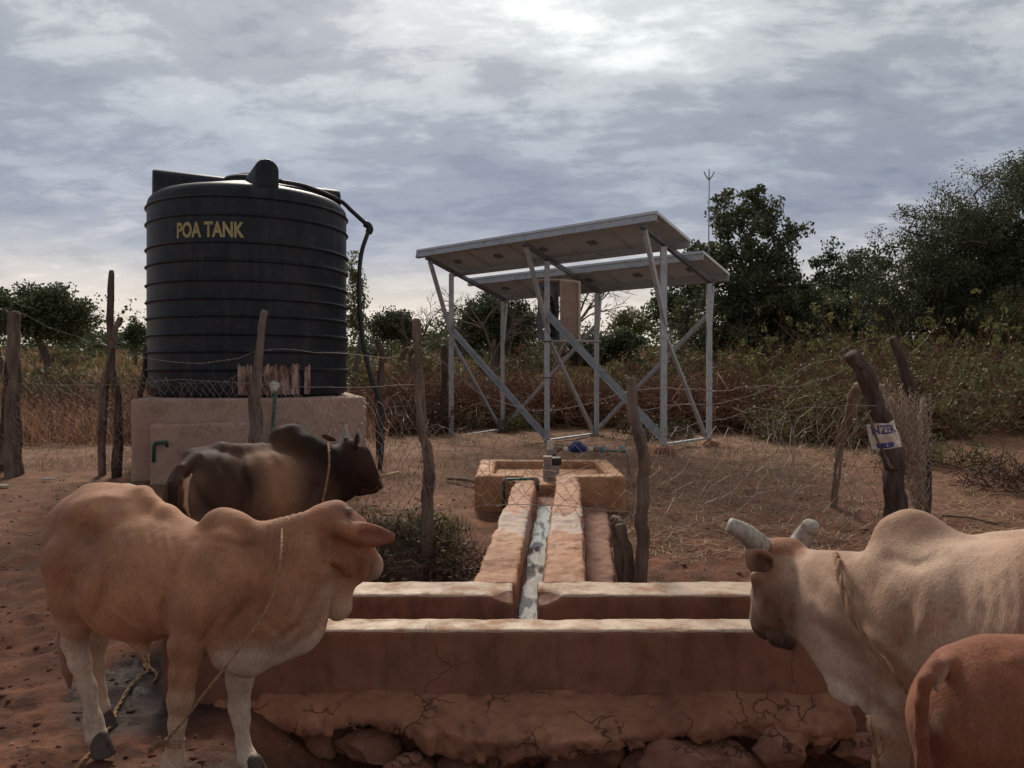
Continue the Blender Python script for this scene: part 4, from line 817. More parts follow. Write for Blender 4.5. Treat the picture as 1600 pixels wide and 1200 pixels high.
mb=MB(); rope(mb,[P(513,692,6.05),P(514,705,5.8),P(514,730,5.74),P(509,760,5.72),P(502,790,5.7),P(492,815,5.68)],.009); mb.build('neck_rope',M_rope,None,True,label='brown rope hanging round the neck of the dark bull',cat='rope')
# ---------- 3: cream cow drinking at right
def right_cow():
    root=empty('cow',P(1600,1250,2.7),'cream humped cow with blunt horns drinking from the right part of the trough','cow','cattle around the trough')
    s=SDF((.95,1.85,-.36),(2.95,4.05,1.36),.0115); c,ch,e=cowtools(s); f=(-.75,.66,0); nl=(-.66,-.75,0)
    e((1640,1010,2.52),(.55,.25,.335),f,.09,CRM); e((1745,980,2.3),(.35,.24,.33),f,.08,CRM); s.ell((2.12,2.37,.90),(.38,.25,.31),(-.85,.5,0),.08,CRM); s.ell((2.43,2.27,.95),(.25,.22,.26),(-.85,.5,0),.08,CRM); s.cap((2.66,2.2,1.05),.035,(2.72,2.2,.35),.02,.05,CRM)
    e((1480,985,2.80),(.30,.21,.33),f,.08,CRM); e((1440,950,2.88),(.22,.19,.29),f,.07,CRM); c((1395,900,2.92),50,(1470,890,2.85),56,.06,CRM)
    c((1490,865,2.84),18,(1560,858,2.72),20,.06,CRM); c((1560,858,2.72),20,(1640,843,2.6),24,.06,CRM)
    e((1427,852,2.90),(.145,.085,.125),f,.05,CRMD); e((1432,842,2.9),(.09,.07,.10),f,.04,CRMD)
    # scapula / upper arm
    c((1458,895,2.80),30,(1430,1000,2.74),38,.07,CRM,(nl,1.5)); c((1430,1010,2.74),40,(1395,1040,2.80),36,.07,CRMD,(nl,1.4))
    nn_=(-.92,-.4,0)
    c((1395,957,2.93),88,(1262,912,3.33),48,.05,CRM,(nn_,1.55)); c((1385,902,2.95),30,(1262,884,3.38),24,.05,CRM,(nn_,1.3)); c((1350,960,3.0),80,(1262,940,3.3),52,.05,CRM,(nn_,1.6))
    # dewlap
    c((1385,1050,2.86),62,(1300,990,3.1),52,.05,CRM,(nn_,2.4)); c((1395,1085,2.83),44,(1330,1050,3.0),44,.04,CRM,((-.85,-.5,0),2.2)); c((1380,1108,2.84),26,(1310,1070,3.02),22,.03,WHT,((-.85,-.5,0),2.2)); c((1300,1050,3.05),26,(1262,985,3.22),24,.03,CRM,(nn_,2.2)); c((1404,1100,2.78),30,(1385,1120,2.82),20,.03,WHT)
    c((1245,970,3.32),26,(1280,1000,3.18),24,.03,CRM,(nn_,1.6))
    # folds
    c((1262,975,3.14),2.5,(1330,1020,2.88),3.0,.02,cut=True); c((1330,1020,2.88),3,(1400,1055,2.66),3,.02,cut=True)
    # head
    c((1212,868,3.45),25,(1238,866,3.45),25,.03,CRMD); c((1204,866,3.46),15,(1246,862,3.5),15,.025,RED); c((1222,885,3.44),38,(1212,930,3.52),36,.03,CRM); c((1225,920,3.42),36,(1215,955,3.50),30,.03,CRMD)
    c((1208,935,3.56),34,(1196,965,3.72),24,.03,CRM); c((1193,975,3.80),18,(1198,982,3.82),17,.02,(.06,.028,.02),cw=1.9); e((1189,968,3.83),(.042,.05,.055),(-.2,.9,-.3),.015,(.08,.035,.025),cw=1.9); c((1212,985,3.7),16,(1235,1000,3.55),14,.02,(.045,.022,.018),cw=1.9); c((1215,996,3.62),15,(1230,1004,3.55),10,.02,(.045,.022,.018),cw=1.9)
    c((1180,900,3.42),7,(1182,925,3.5),6,.02,CRM)
    # ear (cupped, seen from behind)
    s.ell(P(1187,875,3.33),(.062,.028,.050),(.86,-.30,-.35),.010,(.30,.11,.06),cw=1.3); s.ell(P(1191,879,3.302),(.046,.026,.034),(.86,-.30,-.35),.006,(.045,.018,.012),cut=True,cw=3); c((1202,886,3.38),10,(1214,884,3.42),14,.02,CRMD); c((1172,866,3.34),7,(1176,884,3.33),8,.012,CRMD)
    s.ell(P(1262,868,3.58),(.05,.02,.035),(.8,.3,0),.012,RED)
    # legs
    ch([(1408,1070,2.84,44,CRM),(1395,1140,2.80,30,CRMD),(1390,1200,2.76,24,(.2,.12,.085)),(1388,1270,2.76,17,(.2,.12,.085)),(1386,1330,2.76,20,(.2,.12,.085))],.035)
    ch([(1440,1080,3.0,44,CRM),(1410,1150,3.05,26,(.2,.12,.085)),(1405,1200,3.05,19,(.2,.12,.085)),(1402,1290,3.05,17,(.2,.12,.085))],.035)
    for dx,dy in((.0,.0),(.08,.25)):
        b0=np.array([2.44+dx,2.16+dy,0]); s.cap(b0+(0,0,.80),.16,b0+(.02,0,.50),.10,.04,CRM); s.cap(b0+(.02,0,.50),.10,b0+(.10,-.06,.30),.055,.03,CRM); s.cap(b0+(.10,-.06,.30),.05,b0+(.04,-.02,-.12),.035,.02,CRM)
    def rel(q):
        px=800+FPX*q[:,0]/q[:,1]; py=HY+(CH-q[:,2])/q[:,1]*FPX; u_=(py-960)-.62*(px-1270); nk=sst(px,1235,1270)*(1-sst(px,1390,1440))*sst(u_,-60,0)*(1-sst(u_,110,190)); return .0045*fbm(q*5,3,25)+.002*fbm(q*16,2,26)+.011*np.sin(u_*.10+1.8*fbm(q*4,2,6))*nk+.016*np.exp(-((px-1240-.12*(py-900))/7)**2)*sst(py,885,905)*(1-sst(py,965,990))*(q[:,1]<3.5)
    s.warp(rel)
    L=[(12,.014,[(1392,878),(1420,940),(1416,1000),(1390,1050)]),(13,.012,[(1492,880),(1504,950),(1482,1010)]),(7,.014,[(1238,893),(1245,940),(1240,985)]),(8,.011,[(1268,955),(1305,1010),(1372,1058)]),(7,.010,[(1256,985),(1290,1045),(1345,1090)]),(6,.010,[(1328,1050),(1345,1115)]),(6,.011,[(1372,1055),(1380,1125)]),
       (5,.008,[(1300,1030),(1312,1085)]),(9,.008,[(1383,868),(1430,884),(1482,866)]),(6,.008,[(1290,890),(1330,930),(1350,990)]),(6,.007,[(1265,900),(1285,960)]),(10,-.008,[(1440,900),(1450,960),(1425,1010)]),(5,.007,[(1352,1000),(1385,1045)]),(5,.008,[(1205,935),(1200,965),(1215,985)]),(4,.006,[(1182,905),(1190,940)])]
    L+=[(8,.006,[(x,880),(x+14,940),(x,1000)]) for x in (1530,1552,1574,1596)]
    s.warp(lambda q:1.4*creases(q,L,3.7))
    def paint(v,C):
        n_=fbm(v*3.2,3,8); t=sst(n_,.0,.6)*.6; C=C*(1-t[:,None])+np.array((.40,.225,.14))*t[:,None]; n2_=fbm(v*1.5+3,2,18); t=sst(n2_,.1,.6)*.45; C=C*(1-t[:,None])+np.array((.38,.23,.155))*t[:,None]; px=800+FPX*v[:,0]/v[:,1]
        py=HY+(CH-v[:,2])/v[:,1]*FPX; m1=sst(px,1176,1196)*(1-sst(px,1236,1254))*sst(py,895,925)*(1-sst(py,985,1005))*(v[:,1]>3.1)*.75; C=C*(1-m1[:,None])+np.array((.25,.14,.09))*m1[:,None]  # browner side of the face, its shade also painted into the coat
        m1=sst(px,1180,1195)*(1-sst(px,1250,1268))*(1-sst(py+6*n_,862,876))*(v[:,1]>3.3)*.85; C=C*(1-m1[:,None])+np.array((.30,.11,.055))*m1[:,None]
        t=sst(v[:,2],.15,.02)*.8; C=C*(1-t[:,None])+np.array((.10,.055,.04))*t[:,None]; return C*(1+.10*fbm(v*9,3,9))[:,None]
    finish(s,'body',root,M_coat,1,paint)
    mb=MB(); mb.tube(spl([P(1196,862,3.45),P(1180,846,3.44),P(1163,832,3.42),P(1150,825,3.41),P(1141,821,3.40),P(1136,819,3.40)],8),np.concatenate([np.linspace(.054,.040,24),np.linspace(.040,.033,12),[.029,.024,.018,.010,.003]])*(1+.03*np.sin(np.arange(41)*1.9)),16,True,2,.05); mb.build('horn',M_hornp,root,True)
    mb=MB(); mb.tube(spl([P(1240,862,3.5),P(1252,846,3.51),P(1262,830,3.5),P(1267,821,3.48),P(1269,816,3.47)],8),np.concatenate([np.linspace(.052,.040,24),np.linspace(.039,.033,5),[.027,.02,.011,.004]]),16,True,4,.05); mb.build('horn',M_horn,root,True)
    eye(root,P(1179,893,3.47),.018)
right_cow()
mb=MB(); rope(mb,[P(1306,866,3.16),P(1308,876,3.0),P(1314,912,2.90),P(1326,950,2.82),P(1345,985,2.76),P(1368,1018,2.71),P(1392,1045,2.66),P(1412,1072,2.63),P(1430,1095,2.62)],.012); rope(mb,[P(1300,872,3.26),P(1304,866,3.18),P(1307,868,3.12)],.012); mb.build('neck_rope',M_rope,None,True,label='thick twisted rope round the neck of the cream cow',cat='rope')
mb=MB(); rope(mb,[P(1356,1118,2.74),P(1362,1140,2.7),P(1366,1165,2.7),P(1374,1205,2.7),P(1378,1240,2.7)],.007); rope(mb,[P(1362,1140,2.7),P(1375,1150,2.68),P(1380,1170,2.69),P(1370,1185,2.7)],.004); mb.build('frayed_rope',M_rope,None,True,label='frayed rope end hanging down in front of the legs of the cream cow',cat='rope')
# ---------- 4: brown calf
def calf():
    root=empty('calf',P(1540,1500,1.95),'reddish-brown calf at the lower right corner showing its rump and tail','calf','cattle around the trough')
    s=SDF((.82,1.5,-.05),(2.35,2.4,1.2),.009); c,ch,e=cowtools(s); f=(.99,-.1,0); BN=(.27,.088,.042); BD=(.19,.052,.024)
    e((1512,1108,1.97),(.155,.145,.175),f,.05,BN); e((1660,1120,1.95),(.33,.155,.205),f,.07,BN); e((1580,1105,1.95),(.2,.145,.185),f,.06,BN); e((1770,1130,1.93),(.2,.14,.22),f,.06,BN)
    c((1470,1022,1.98),16,(1530,1012,1.97),15,.05,BN); c((1530,1010,1.97),15,(1680,1012,1.95),16,.06,BN)
    ch([(1495,1130,1.93,78,BN),(1490,1200,1.93,58,BN),(1500,1290,1.93,36,BN),(1480,1370,1.95,24,BD),(1490,1480,1.95,16,BD),(1490,1560,1.95,20,BD)],.04)
    ch([(1540,1140,2.06,60,BN),(1530,1230,2.06,44,BN),(1540,1300,2.06,30,BN),(1520,1370,2.08,22,BD),(1530,1540,2.08,15,BD)],.04)
    for y in(1.88,2.04): s.cap((1.72,y,.7),.09,(1.72,y,.42),.045,.04,BN); s.cap((1.72,y,.42),.045,(1.72,y,-.02),.03,.02,BD)
    s.cap((1.68,1.93,.85),.13,(2.0,1.93,.98),.09,.05,BN); s.cap((2.0,1.93,.98),.085,(2.20,1.93,.86),.05,.03,BN); s.ell((1.98,1.80,1.0),(.035,.07,.02),(1,0,0),.01,BN); s.ell((1.98,2.05,1.0),(.035,.07,.02),(1,0,0),.01,BN)
    ch([(1475,1020,1.96,15,BN),(1450,1028,1.90,12,BN),(1432,1050,1.87,10,BD),(1426,1085,1.86,9,BD),(1426,1130,1.86,10,BD),(1430,1180,1.86,11,BD),(1434,1240,1.86,9,BD),(1436,1290,1.86,4,BD)],.014)
    c((1462,1040,1.885),3,(1450,1062,1.875),2.5,.012,CRM,cw=2.2); c((1450,1062,1.875),2.5,(1444,1120,1.87),1.5,.012,CRM,cw=2.1)
    s.warp(lambda q:.003*fbm(q*7,3,35)+creases(q,[(9,.009,[(1530,1030),(1550,1080),(1540,1140)]),(10,.008,[(1470,1060),(1480,1120),(1510,1180)]),(8,.006,[(1585,1030),(1600,1100)]),(9,-.006,[(1555,1020),(1580,1018)])],1.99))
    finish(s,'body',root,M_coat,1,lambda v,C:C*(1+.22*fbm(v*6,3,19))[:,None]); root.location.x+=.022; root.location.z-=.022
calf()
# ================= VEGETATION
def leafcloud(cent,spread,nper,size,flat=1.0,r=rng):
    idx=np.repeat(np.arange(len(cent)),nper); n=len(idx); sp_=np.asarray(spread)[idx] if np.ndim(spread) else spread
    p=r.normal(0,1,(n,3)); p/=np.linalg.norm(p,axis=1)[:,None]; p*=(r.random(n)**.45)[:,None]; p[:,2]*=flat; p=cent[idx]+p*(sp_[:,None] if np.ndim(sp_) else sp_)
    a=r.normal(0,1,(n,3)); a/=np.linalg.norm(a,axis=1)[:,None]; b=np.cross(a,r.normal(0,1,(n,3))); b/=np.linalg.norm(b,axis=1)[:,None]; L=size*r.uniform(.6,1.3,n)[:,None]
    v=np.stack([p-a*L*.5,p+b*L*.28,p+a*L*.5,p-b*L*.28],1).reshape(-1,3); f=(np.arange(n)[:,None]*4+np.arange(4)).astype(np.int32)
    shade=np.clip(r.random(len(cent))[idx]*.6+r.random(n)*.4,0,1); return v,f,np.repeat(shade,4)
M_bark=simple('bark',(.075,.055,.045),(.13,.10,.085),9,.9,bs=.8,bd=.02,sc=(1,1,.3)); M_leafd=leafmat('leaf_dark',(.034,.044,.022),(.125,.14,.070),.6); M_leafm=leafmat('leaf_mid',(.030,.040,.020),(.095,.11,.052),.6); M_leafo=leafmat('leaf_olive',(.06,.065,.025),(.20,.185,.075),.65); M_leafb=leafmat('leaf_brown',(.07,.034,.021),(.22,.115,.066),.8,.15); M_leafg=leafmat('leaf_yellow_green',(.06,.065,.02),(.22,.20,.07),.65)
M_twig=simple('dry_twig',(.10,.07,.06),(.16,.115,.095),6,.9,bs=0)
def tree(label,base,crown,nclump,nper,leaf,mat,seed,spread=.5,trunk=.15,flat=.75,name='tree',cat='tree',group='trees beyond the yard',tipfrac=.0,low=.0,nlimb=5):
    """crown: list of ellipsoids (center xyz, radii xyz) in world metres"""
    r=np.random.default_rng(seed); base=np.array(base,float); base[2]=gz(base[0],base[1])-.1
    root=empty(name,base,label,cat,group); cl=[]
    vol=np.array([np.prod(c[1]) for c in crown]); vol=vol/vol.sum()
    for (c,rad),w in zip(crown,vol):
        n=max(3,int(nclump*w)); d=r.normal(0,1,(n,3)); d/=np.linalg.norm(d,axis=1)[:,None]; q=d*(r.random(n)**.35)[:,None]; lump=1+.42*fbm(d*2.4,3,seed)
        q=q*lump[:,None]*np.array(rad)+np.array(c); cl.append(q)
    cl=np.concatenate(cl); cl=cl[cl[:,2]>base[2]+low]
    # skeleton: connect each clump to the nearest node nearer the trunk
    top=np.mean([c for c,_ in crown],0); nodes=[base,base+(top-base)*.25+r.normal(0,.05,3)*np.array([1,1,0])]; par=[-1,0]
    order=np.argsort(np.linalg.norm(cl-nodes[1],axis=1)); mbt=MB()
    for i in order:
        q=cl[i]; A=np.array(nodes[1:]); dd=np.linalg.norm(A-q,axis=1)+.35*np.linalg.norm(A-nodes[1],axis=1)*.6; j=int(dd.argmin())+1
        d=np.linalg.norm(q-nodes[j]); k=max(1,int(d/.8)); p0=nodes[j]; pj=j
        for t in range(1,k+1):
            w=p0+(q-p0)*t/k+(r.normal(0,.06,3)*d*.5 if t<k else 0); nodes.append(w); par.append(pj); pj=len(nodes)-1
    nodes=np.array(nodes); wgt=np.ones(len(nodes))
    for i in range(len(nodes)-1,0,-1): wgt[par[i]]+=wgt[i]
    rad=trunk*(wgt/wgt[0])**.48; rad=np.maximum(rad,.006)
    for i in range(1,len(nodes)):
        a,b=nodes[par[i]],nodes[i]
        if np.linalg.norm(b-a)<1e-3: continue
        ra,rb=(rad[par[i]] if par[i]>0 or i==1 else rad[0]),rad[i]; ra=min(ra,rb*1.6) if i>1 else ra*1.15
        mbt.tube([a,b],[ra,rb],6 if rb>.03 else 4,False)
    mbt.build('trunk',M_bark,root,True)
    v,f,sh=leafcloud(cl,spread*r.uniform(.55,1.2,len(cl)),nper,leaf,flat,r)
    m=rawmesh('crown',v,f); setcol(m,np.stack([sh]*3,-1)); link('crown',m,mat,root); return root
def W3(px,py,Y): return P(px,py,Y)
def cr(px,py,Y,rx,ry,rz=None): k=Y/FPX; return (P(px,py,Y),(rx*k,(rz or rx)*k,ry*k))
# leafy tree behind the rack (rounded crown)
tree('tall dark leafy tree with rounded lumpy crown right behind the solar panels',P(1190,600,30),[cr(1168,340,30,66,38),cr(1120,380,30,38,45),cr(1225,385,30,42,48),cr(1160,440,30,95,70),cr(1225,485,30,85,60),cr(1130,520,30,95,45),cr(1230,545,30,90,40)],520,80,.17,M_leafd,101,.46,.32,.8)
tree('dark broad tree filling the gap left of the feathery acacia',P(1290,600,33),[cr(1285,440,33,36,34),cr(1270,490,33,70,50),cr(1350,440,33,45,50),cr(1292,405,33,13,24),cr(1320,520,33,80,45)],320,75,.18,M_leafm,103,.50,.25,.8)
# feathery acacia at right
tree('huge feathery acacia with fine foliage rising out of the frame at right',P(1560,640,22),[cr(1610,345,22,120,95),cr(1520,390,22,110,70),cr(1430,430,22,90,62),cr(1560,460,22,150,60),cr(1640,270,22,75,45),cr(1470,340,22,55,35),cr(1400,480,22,70,45),cr(1500,500,22,130,50),cr(1580,420,22,130,80)],1250,150,.07,M_leafm,107,.42,.30,.9)
tree('olive bushy acacia behind the far right fence post, under the feathery crown',P(1590,650,19),[cr(1600,500,19,60,45)],70,120,.06,M_leafo,109,.3,.08,.8,group='trees beyond the yard')
# left trees
tree('round dark savanna tree with bare lower trunk at the far left',P(80,560,34),[cr(75,478,34,50,34),cr(115,495,34,30,24),cr(40,500,34,35,26),cr(80,510,34,45,20)],230,95,.16,M_leafd,111,.5,.17,.7)
tree('dark tree cut by the left edge of the photo',P(-5,570,32),[cr(-10,490,32,38,34)],70,90,.16,M_leafd,113,.5,.15,.7)
tree('small round bush-like tree just left of the tank',P(212,560,38),[cr(214,520,38,18,16)],30,80,.14,M_leafm,115,.4,.08,.8)
tree('slender loose tree peeping out right of the tank',P(552,560,22),[cr(550,420,22,13,28),cr(552,470,22,17,32),cr(556,505,22,14,20)],46,55,.085,M_leafo,117,.26,.06,.9)
tree('low dark green tree under the bare branches left of the rack',P(620,590,30),[cr(612,508,30,34,22),cr(640,515,30,20,18)],80,80,.12,M_leafm,119,.4,.12,.7)
tree('dense dark tree seen under the solar panels at left',P(770,620,26),[cr(765,500,26,42,42),cr(805,510,26,38,38),cr(735,520,26,26,30)],200,80,.12,M_leafd,121,.42,.14,.8)
tree('low dark green bush tree seen under the panels, right of the cabinet',P(930,620,34),[cr(930,545,34,40,22),cr(975,535,34,32,24),cr(890,548,34,26,20)],120,70,.15,M_leafd,123,.45,.12,.7)
tree('pale airy tree on the horizon between the middle posts of the rack',P(985,600,45),[cr(985,505,45,30,22)],60,50,.16,M_leafo,125,.5,.12,.7)
tree('low distant tree band left of the leafy tree under the rack',P(1045,600,38),[cr(1040,480,38,26,34),cr(1075,470,38,28,48)],110,70,.16,M_leafd,127,.5,.15,.8)
tree('distant green tree low on the horizon right of the bare sapling',P(685,590,60),[cr(690,535,60,28,12),cr(720,538,60,20,10)],50,60,.25,M_leafg,129,.6,.1,.6)
tree('low distant bush line left of the tank beside the round tree',P(170,570,60),[cr(160,535,60,26,12),cr(190,540,60,14,8)],50,60,.25,M_leafd,131,.6,.1,.6)
def far_wood():
    r=np.random.default_rng(77); n=420; Y=r.uniform(42,95,n); X=r.uniform(-.8,.75,n)*Y; h=r.uniform(.8,3.6,n)*(1+.5*fbm(np.stack([X*.08,Y*.02,X*0],-1),2,5)); z=ground(X,Y,False); C=[];S=[]
    for x,y,zz,hh in zip(X,Y,z,h):
        for k in range(3): C.append((x+r.normal(0,hh*.6),y+r.normal(0,.8),zz+hh*r.uniform(.2,.9))); S.append(hh*.42)
    v,f,sh=leafcloud(np.array(C),np.array(S),40,.30,.8,r); m=rawmesh('far_bushes',v,f); setcol(m,np.stack([sh]*3,-1)); link('far_bushes',m,M_leafm,kind='stuff')
far_wood()
# bare trees
def bare(label,base,tip,nb,spreadang,seed,r0=.04,depth=4):
    r=np.random.default_rng(seed); mb=MB(); 
    def grow(p,d,L,rad,k):
        pts=[p]; 
        for i in range(4): d=d+r.normal(0,.13,3); d/=np.linalg.norm(d); pts.append(pts[-1]+d*L/4)
        mb.tube(spl(pts,3),np.linspace(rad,rad*.62,13),5,False)
        if k<=0: return
        for i in range(nb if k>1 else nb+1):
            t=r.uniform(.45,1); q=pts[0]+(pts[-1]-pts[0])*t if t<.95 else pts[-1]; dd=d+r.normal(0,spreadang,3)*np.array([1,.7,.8]); dd/=np.linalg.norm(dd); grow(q,dd,L*r.uniform(.5,.75),rad*.58,k-1)
    base=np.array(base,float); base[2]=gz(base[0],base[1]); d=np.array(tip)-base; L=np.linalg.norm(d); grow(base,d/L,L*.5,r0,depth)
    mb.build('bare_tree',M_twig,None,True,label=label,cat='tree',group='leafless trees')
bare('leafless thin tree spreading its twigs left of the solar rack',P(640,600,24),P(630,455,24),3,.5,3,.06,5)
bare('leafless tree whose twigs stand out above the gap between the panel rows',P(850,600,23),P(880,395,23),3,.55,6,.09,5)
bare('leafless twiggy tree behind the left posts of the rack',P(760,600,21),P(790,420,21),3,.5,9,.07,5)
# brush: hedge of dry branches behind the rack
def brush(name,pts,h,w,ntw,nlf,lsize,tm,lm,seed,wid=.010,**tg):
    r=np.random.default_rng(seed); n=len(pts); idx=np.repeat(np.arange(n),ntw); N_=len(idx)
    b0=np.stack([pts[idx,0]+r.normal(0,w*.5,N_),pts[idx,1]+r.normal(0,w*.4,N_)],-1); z=ground(b0[:,0],b0[:,1],False); hh=(h[idx] if np.ndim(h) else h)*r.uniform(.35,1.1,N_)
    z=z+hh*r.uniform(0,.45,N_); d=np.stack([r.normal(0,.8,N_),r.normal(0,.6,N_),r.uniform(-.2,1.0,N_)],-1); d/=np.linalg.norm(d,axis=1)[:,None]; L=hh*r.uniform(.3,.8,N_)
    p0=np.concatenate([b0,z[:,None]],1); p1=p0+d*L[:,None]*.5; d2=d+r.normal(0,.4,(N_,3)); d2/=np.linalg.norm(d2,axis=1)[:,None]; p2=p1+d2*L[:,None]*.5
    sd=np.cross(d,r.normal(0,1,(N_,3))); sd/=np.linalg.norm(sd,axis=1)[:,None]; sd*=wid
    v=np.stack([p0-sd,p0+sd,p1+sd*.7,p1-sd*.7,p2+sd*.3,p2-sd*.3],1).reshape(-1,3); i=np.arange(N_)[:,None]*6; f=np.concatenate([i+[0,1,2,3],i+[3,2,4,5]]).astype(np.int32)
    m=rawmesh(name,v,f); o=link(name,m,tm,None,**tg)
    if nlf:
        k=r.integers(0,N_,n*max(1,nlf//12)); cen=np.concatenate([p1,p2])[r.integers(0,2*N_,n*max(1,nlf//12))]; lv,lf_,sh=leafcloud(cen,.13+.0*len(cen),12,lsize,1,r)
        V=np.concatenate([v,lv]); F=np.concatenate([f,lf_+len(v)]); m2=rawmesh(name,V,F); setcol(m2,np.stack([np.concatenate([r.random(len(v))*.5,sh])]*3,-1)); m2.materials.append(tm); m2.materials.append(lm)
        mi=np.zeros(len(m2.polygons),np.int32); mi[len(f):]=1; m2.polygons.foreach_set('material_index',mi); o.data=m2
    return o
r=np.random.default_rng(44)
M_br=simple('brush_twigs',(.12,.055,.035),(.25,.135,.085),3,.9,bs=0); M_brd=simple('dark_brush_twigs',(.055,.032,.024),(.11,.065,.05),3,.9,bs=0)
X=r.uniform(-3.2,6.6,190); Y=16.6+r.normal(0,.55,190)-.12*X; brush('dry_brush_hedge',np.stack([X,Y],-1),1.45+.2*np.sin(X*2.1)+.15*np.sin(X*5),.7,70,130,.07,M_br,M_leafb,1,.011,kind='stuff')
X=r.uniform(5.0,12.5,260); Y=r.uniform(12.5,17.5,260)-.12*X; brush('undergrowth',np.stack([X,Y],-1),r.uniform(.9,1.9,260),.7,50,260,.07,M_br,M_leafo,2,.010,kind='stuff')
X=r.uniform(5.5,16,230); Y=r.uniform(17,22,230)-.12*X; brush('green_undergrowth',np.stack([X,Y],-1),r.uniform(1.4,3.0,230),.9,30,260,.10,M_br,M_leafg,4,.012,kind='stuff')
X=r.uniform(-9.6,-4.9,60); Y=r.uniform(12.2,14.0,60); brush('dark_brush',np.stack([X,Y],-1),.55,.6,70,50,.05,M_brd,M_leafb,3,.010,kind='stuff')
X=r.uniform(-15,-1.5,240); Y=r.uniform(15,24,240); brush('dry_scrub',np.stack([X,Y],-1),r.uniform(.5,1.25,240),.9,45,60,.07,M_br,M_leafb,5,.011,kind='stuff')
X=r.normal(-.72,.30,30); Y=r.uniform(5.2,6.6,30); k_=(X<-.42)&(X>-1.6); X=X[k_];Y=Y[k_]; brush('dead_weeds',np.stack([X,Y],-1),r.uniform(.22,.42,len(X)),.35,120,50,.028,M_brd,M_leafb,16,.0024,kind='stuff')
X=r.uniform(-2.6,-.9,26); Y=r.uniform(13.5,15.5,26); brush('dry_brush',np.stack([X,Y],-1),r.uniform(.7,1.2,26),.6,60,60,.06,M_brd,M_leafb,6,.010,kind='stuff')
def shrub(px,py,Y,h,w,mat,label,seed,tm=None,leaf=.045,ntw=90,nlf=500,name='shrub'):
    p=P(px,py,Y); rr=np.random.default_rng(seed); n=max(4,int(w*8)); X=p[0]+rr.normal(0,w*.3,n); Y_=p[1]+rr.normal(0,w*.25,n)
    brush(name,np.stack([X,Y_],-1),h,w*.4,ntw//2,nlf//2,leaf,tm or M_brd,mat,seed,.006,label=label,cat='shrub',group='shrubs in the yard')
for k_ in range(26):
    rr_=np.random.default_rng(300+k_); Yk=rr_.uniform(16,40); Xk=rr_.uniform(-.64,.30)*Yk; pxk=800+FPX*Xk/Yk
    X=Xk+rr_.normal(0,.5,9); Y_=Yk+rr_.normal(0,.4,9); BX=globals().setdefault('BX',[]); BX.append(np.stack([X,Y_],-1))
BX=np.concatenate(BX); brush('scattered_green_scrub',BX,r.uniform(.9,2.0,len(BX)),.8,40,200,.11,M_brd,M_leafo,71,.012,kind='stuff')
shrub(1015,705,13.2,.55,.9,M_leafm,'low green shrub at the foot of the right rack post',12,nlf=700)
shrub(790,700,15,.6,.8,M_leafo,'small olive shrub behind the left base rail of the rack',13)
shrub(1480,740,9.8,.55,.8,M_leafo,'low green shrub right of the leaning gate posts',14,nlf=600)
shrub(1250,705,12.6,.6,1.0,M_leafo,'low olive shrub behind the fence between rack and leaning post',15)
shrub(640,830,6.4,.35,.6,M_leafo,'weedy shrub at the foot of the slanted post beside the bull nose',16,nlf=300)
shrub(715,870,5.8,.45,.55,M_leafb,'dark dry bush between the slanted post and the channel',17,ntw=130,nlf=120)
shrub(1600,770,8.4,.5,.9,M_leafb,'dark root clump in the bank at the right edge',18,nlf=80,ntw=160)
# loose sticks and stones
M_wood=simple('weathered_wood',(.085,.058,.046),(.20,.145,.115),14,.9,bs=1,bd=.016,sc=(1,1,.22),bscale=40); M_woodp=simple('pale_wood',(.24,.17,.125),(.17,.115,.085),8,.9,bs=.8,bd=.008,sc=(1,1,.3)); M_wooddk=simple('dark_wood',(.045,.03,.026),(.12,.08,.066),14,.9,bs=1,bd=.016,sc=(1,1,.22),bscale=40)
mb=MB(); mb.tube([P(594,745,8.4),P(623,738,8.6)],[.02,.016],7,True,1,.2); mb.build('stick',simple('peeled_stick',(.5,.34,.16),(.4,.26,.12),9,.8),None,True,label='pale peeled stick lying by the muzzle of the bull',cat='stick')
for i,(a,b,rr_,lab) in enumerate((((1120,902,5.3),(1180,893,5.5),.010,'thin pale stick on the straw just behind the right rim of the trough'),((700,745,9.0),(760,760,8.6),.02,'dead branch lying left of the basin'),((1470,790,7.2),(1560,800,6.9),.012,'dry stick on the ground behind the hump of the cream cow'))):
    mb=MB(); A_=P(*a);B_=P(*b); A_[2]=gz(A_[0],A_[1])+.03; B_[2]=gz(B_[0],B_[1])+.03; mb.tube([A_,(A_+B_)/2+(0,0,.02),B_],rr_,6,True,i,.2); mb.build('stick',M_woodp,None,True,label=lab,cat='stick',group='loose sticks on the ground')
v_=[];n=420
Yp=3.2+9*rng.random(n)**1.4; Xp=rng.uniform(-.7,.65,n)*Yp; mb=MB(); oct_=np.array([(1,0,0),(-1,0,0),(0,1,0),(0,-1,0),(0,0,1),(0,0,-1)],float); of=[(0,2,4),(2,1,4),(1,3,4),(3,0,4),(2,0,5),(1,2,5),(3,1,5),(0,3,5)]
zg=ground(Xp,Yp)
for x,y,z in zip(Xp,Yp,zg):
    if -1.0<x<2 and y<4.95 : continue
    mb.add(oct_*rng.uniform(.006,.022,3)*np.array([1,1,.7])+rng.normal(0,.003,(6,3))+(x,y,z+.004),of)
mb.build('pebbles',simple('pebble',(.16,.09,.065),(.28,.19,.14),3,.9,bs=0),None,kind='stuff')
mb=MB(); 
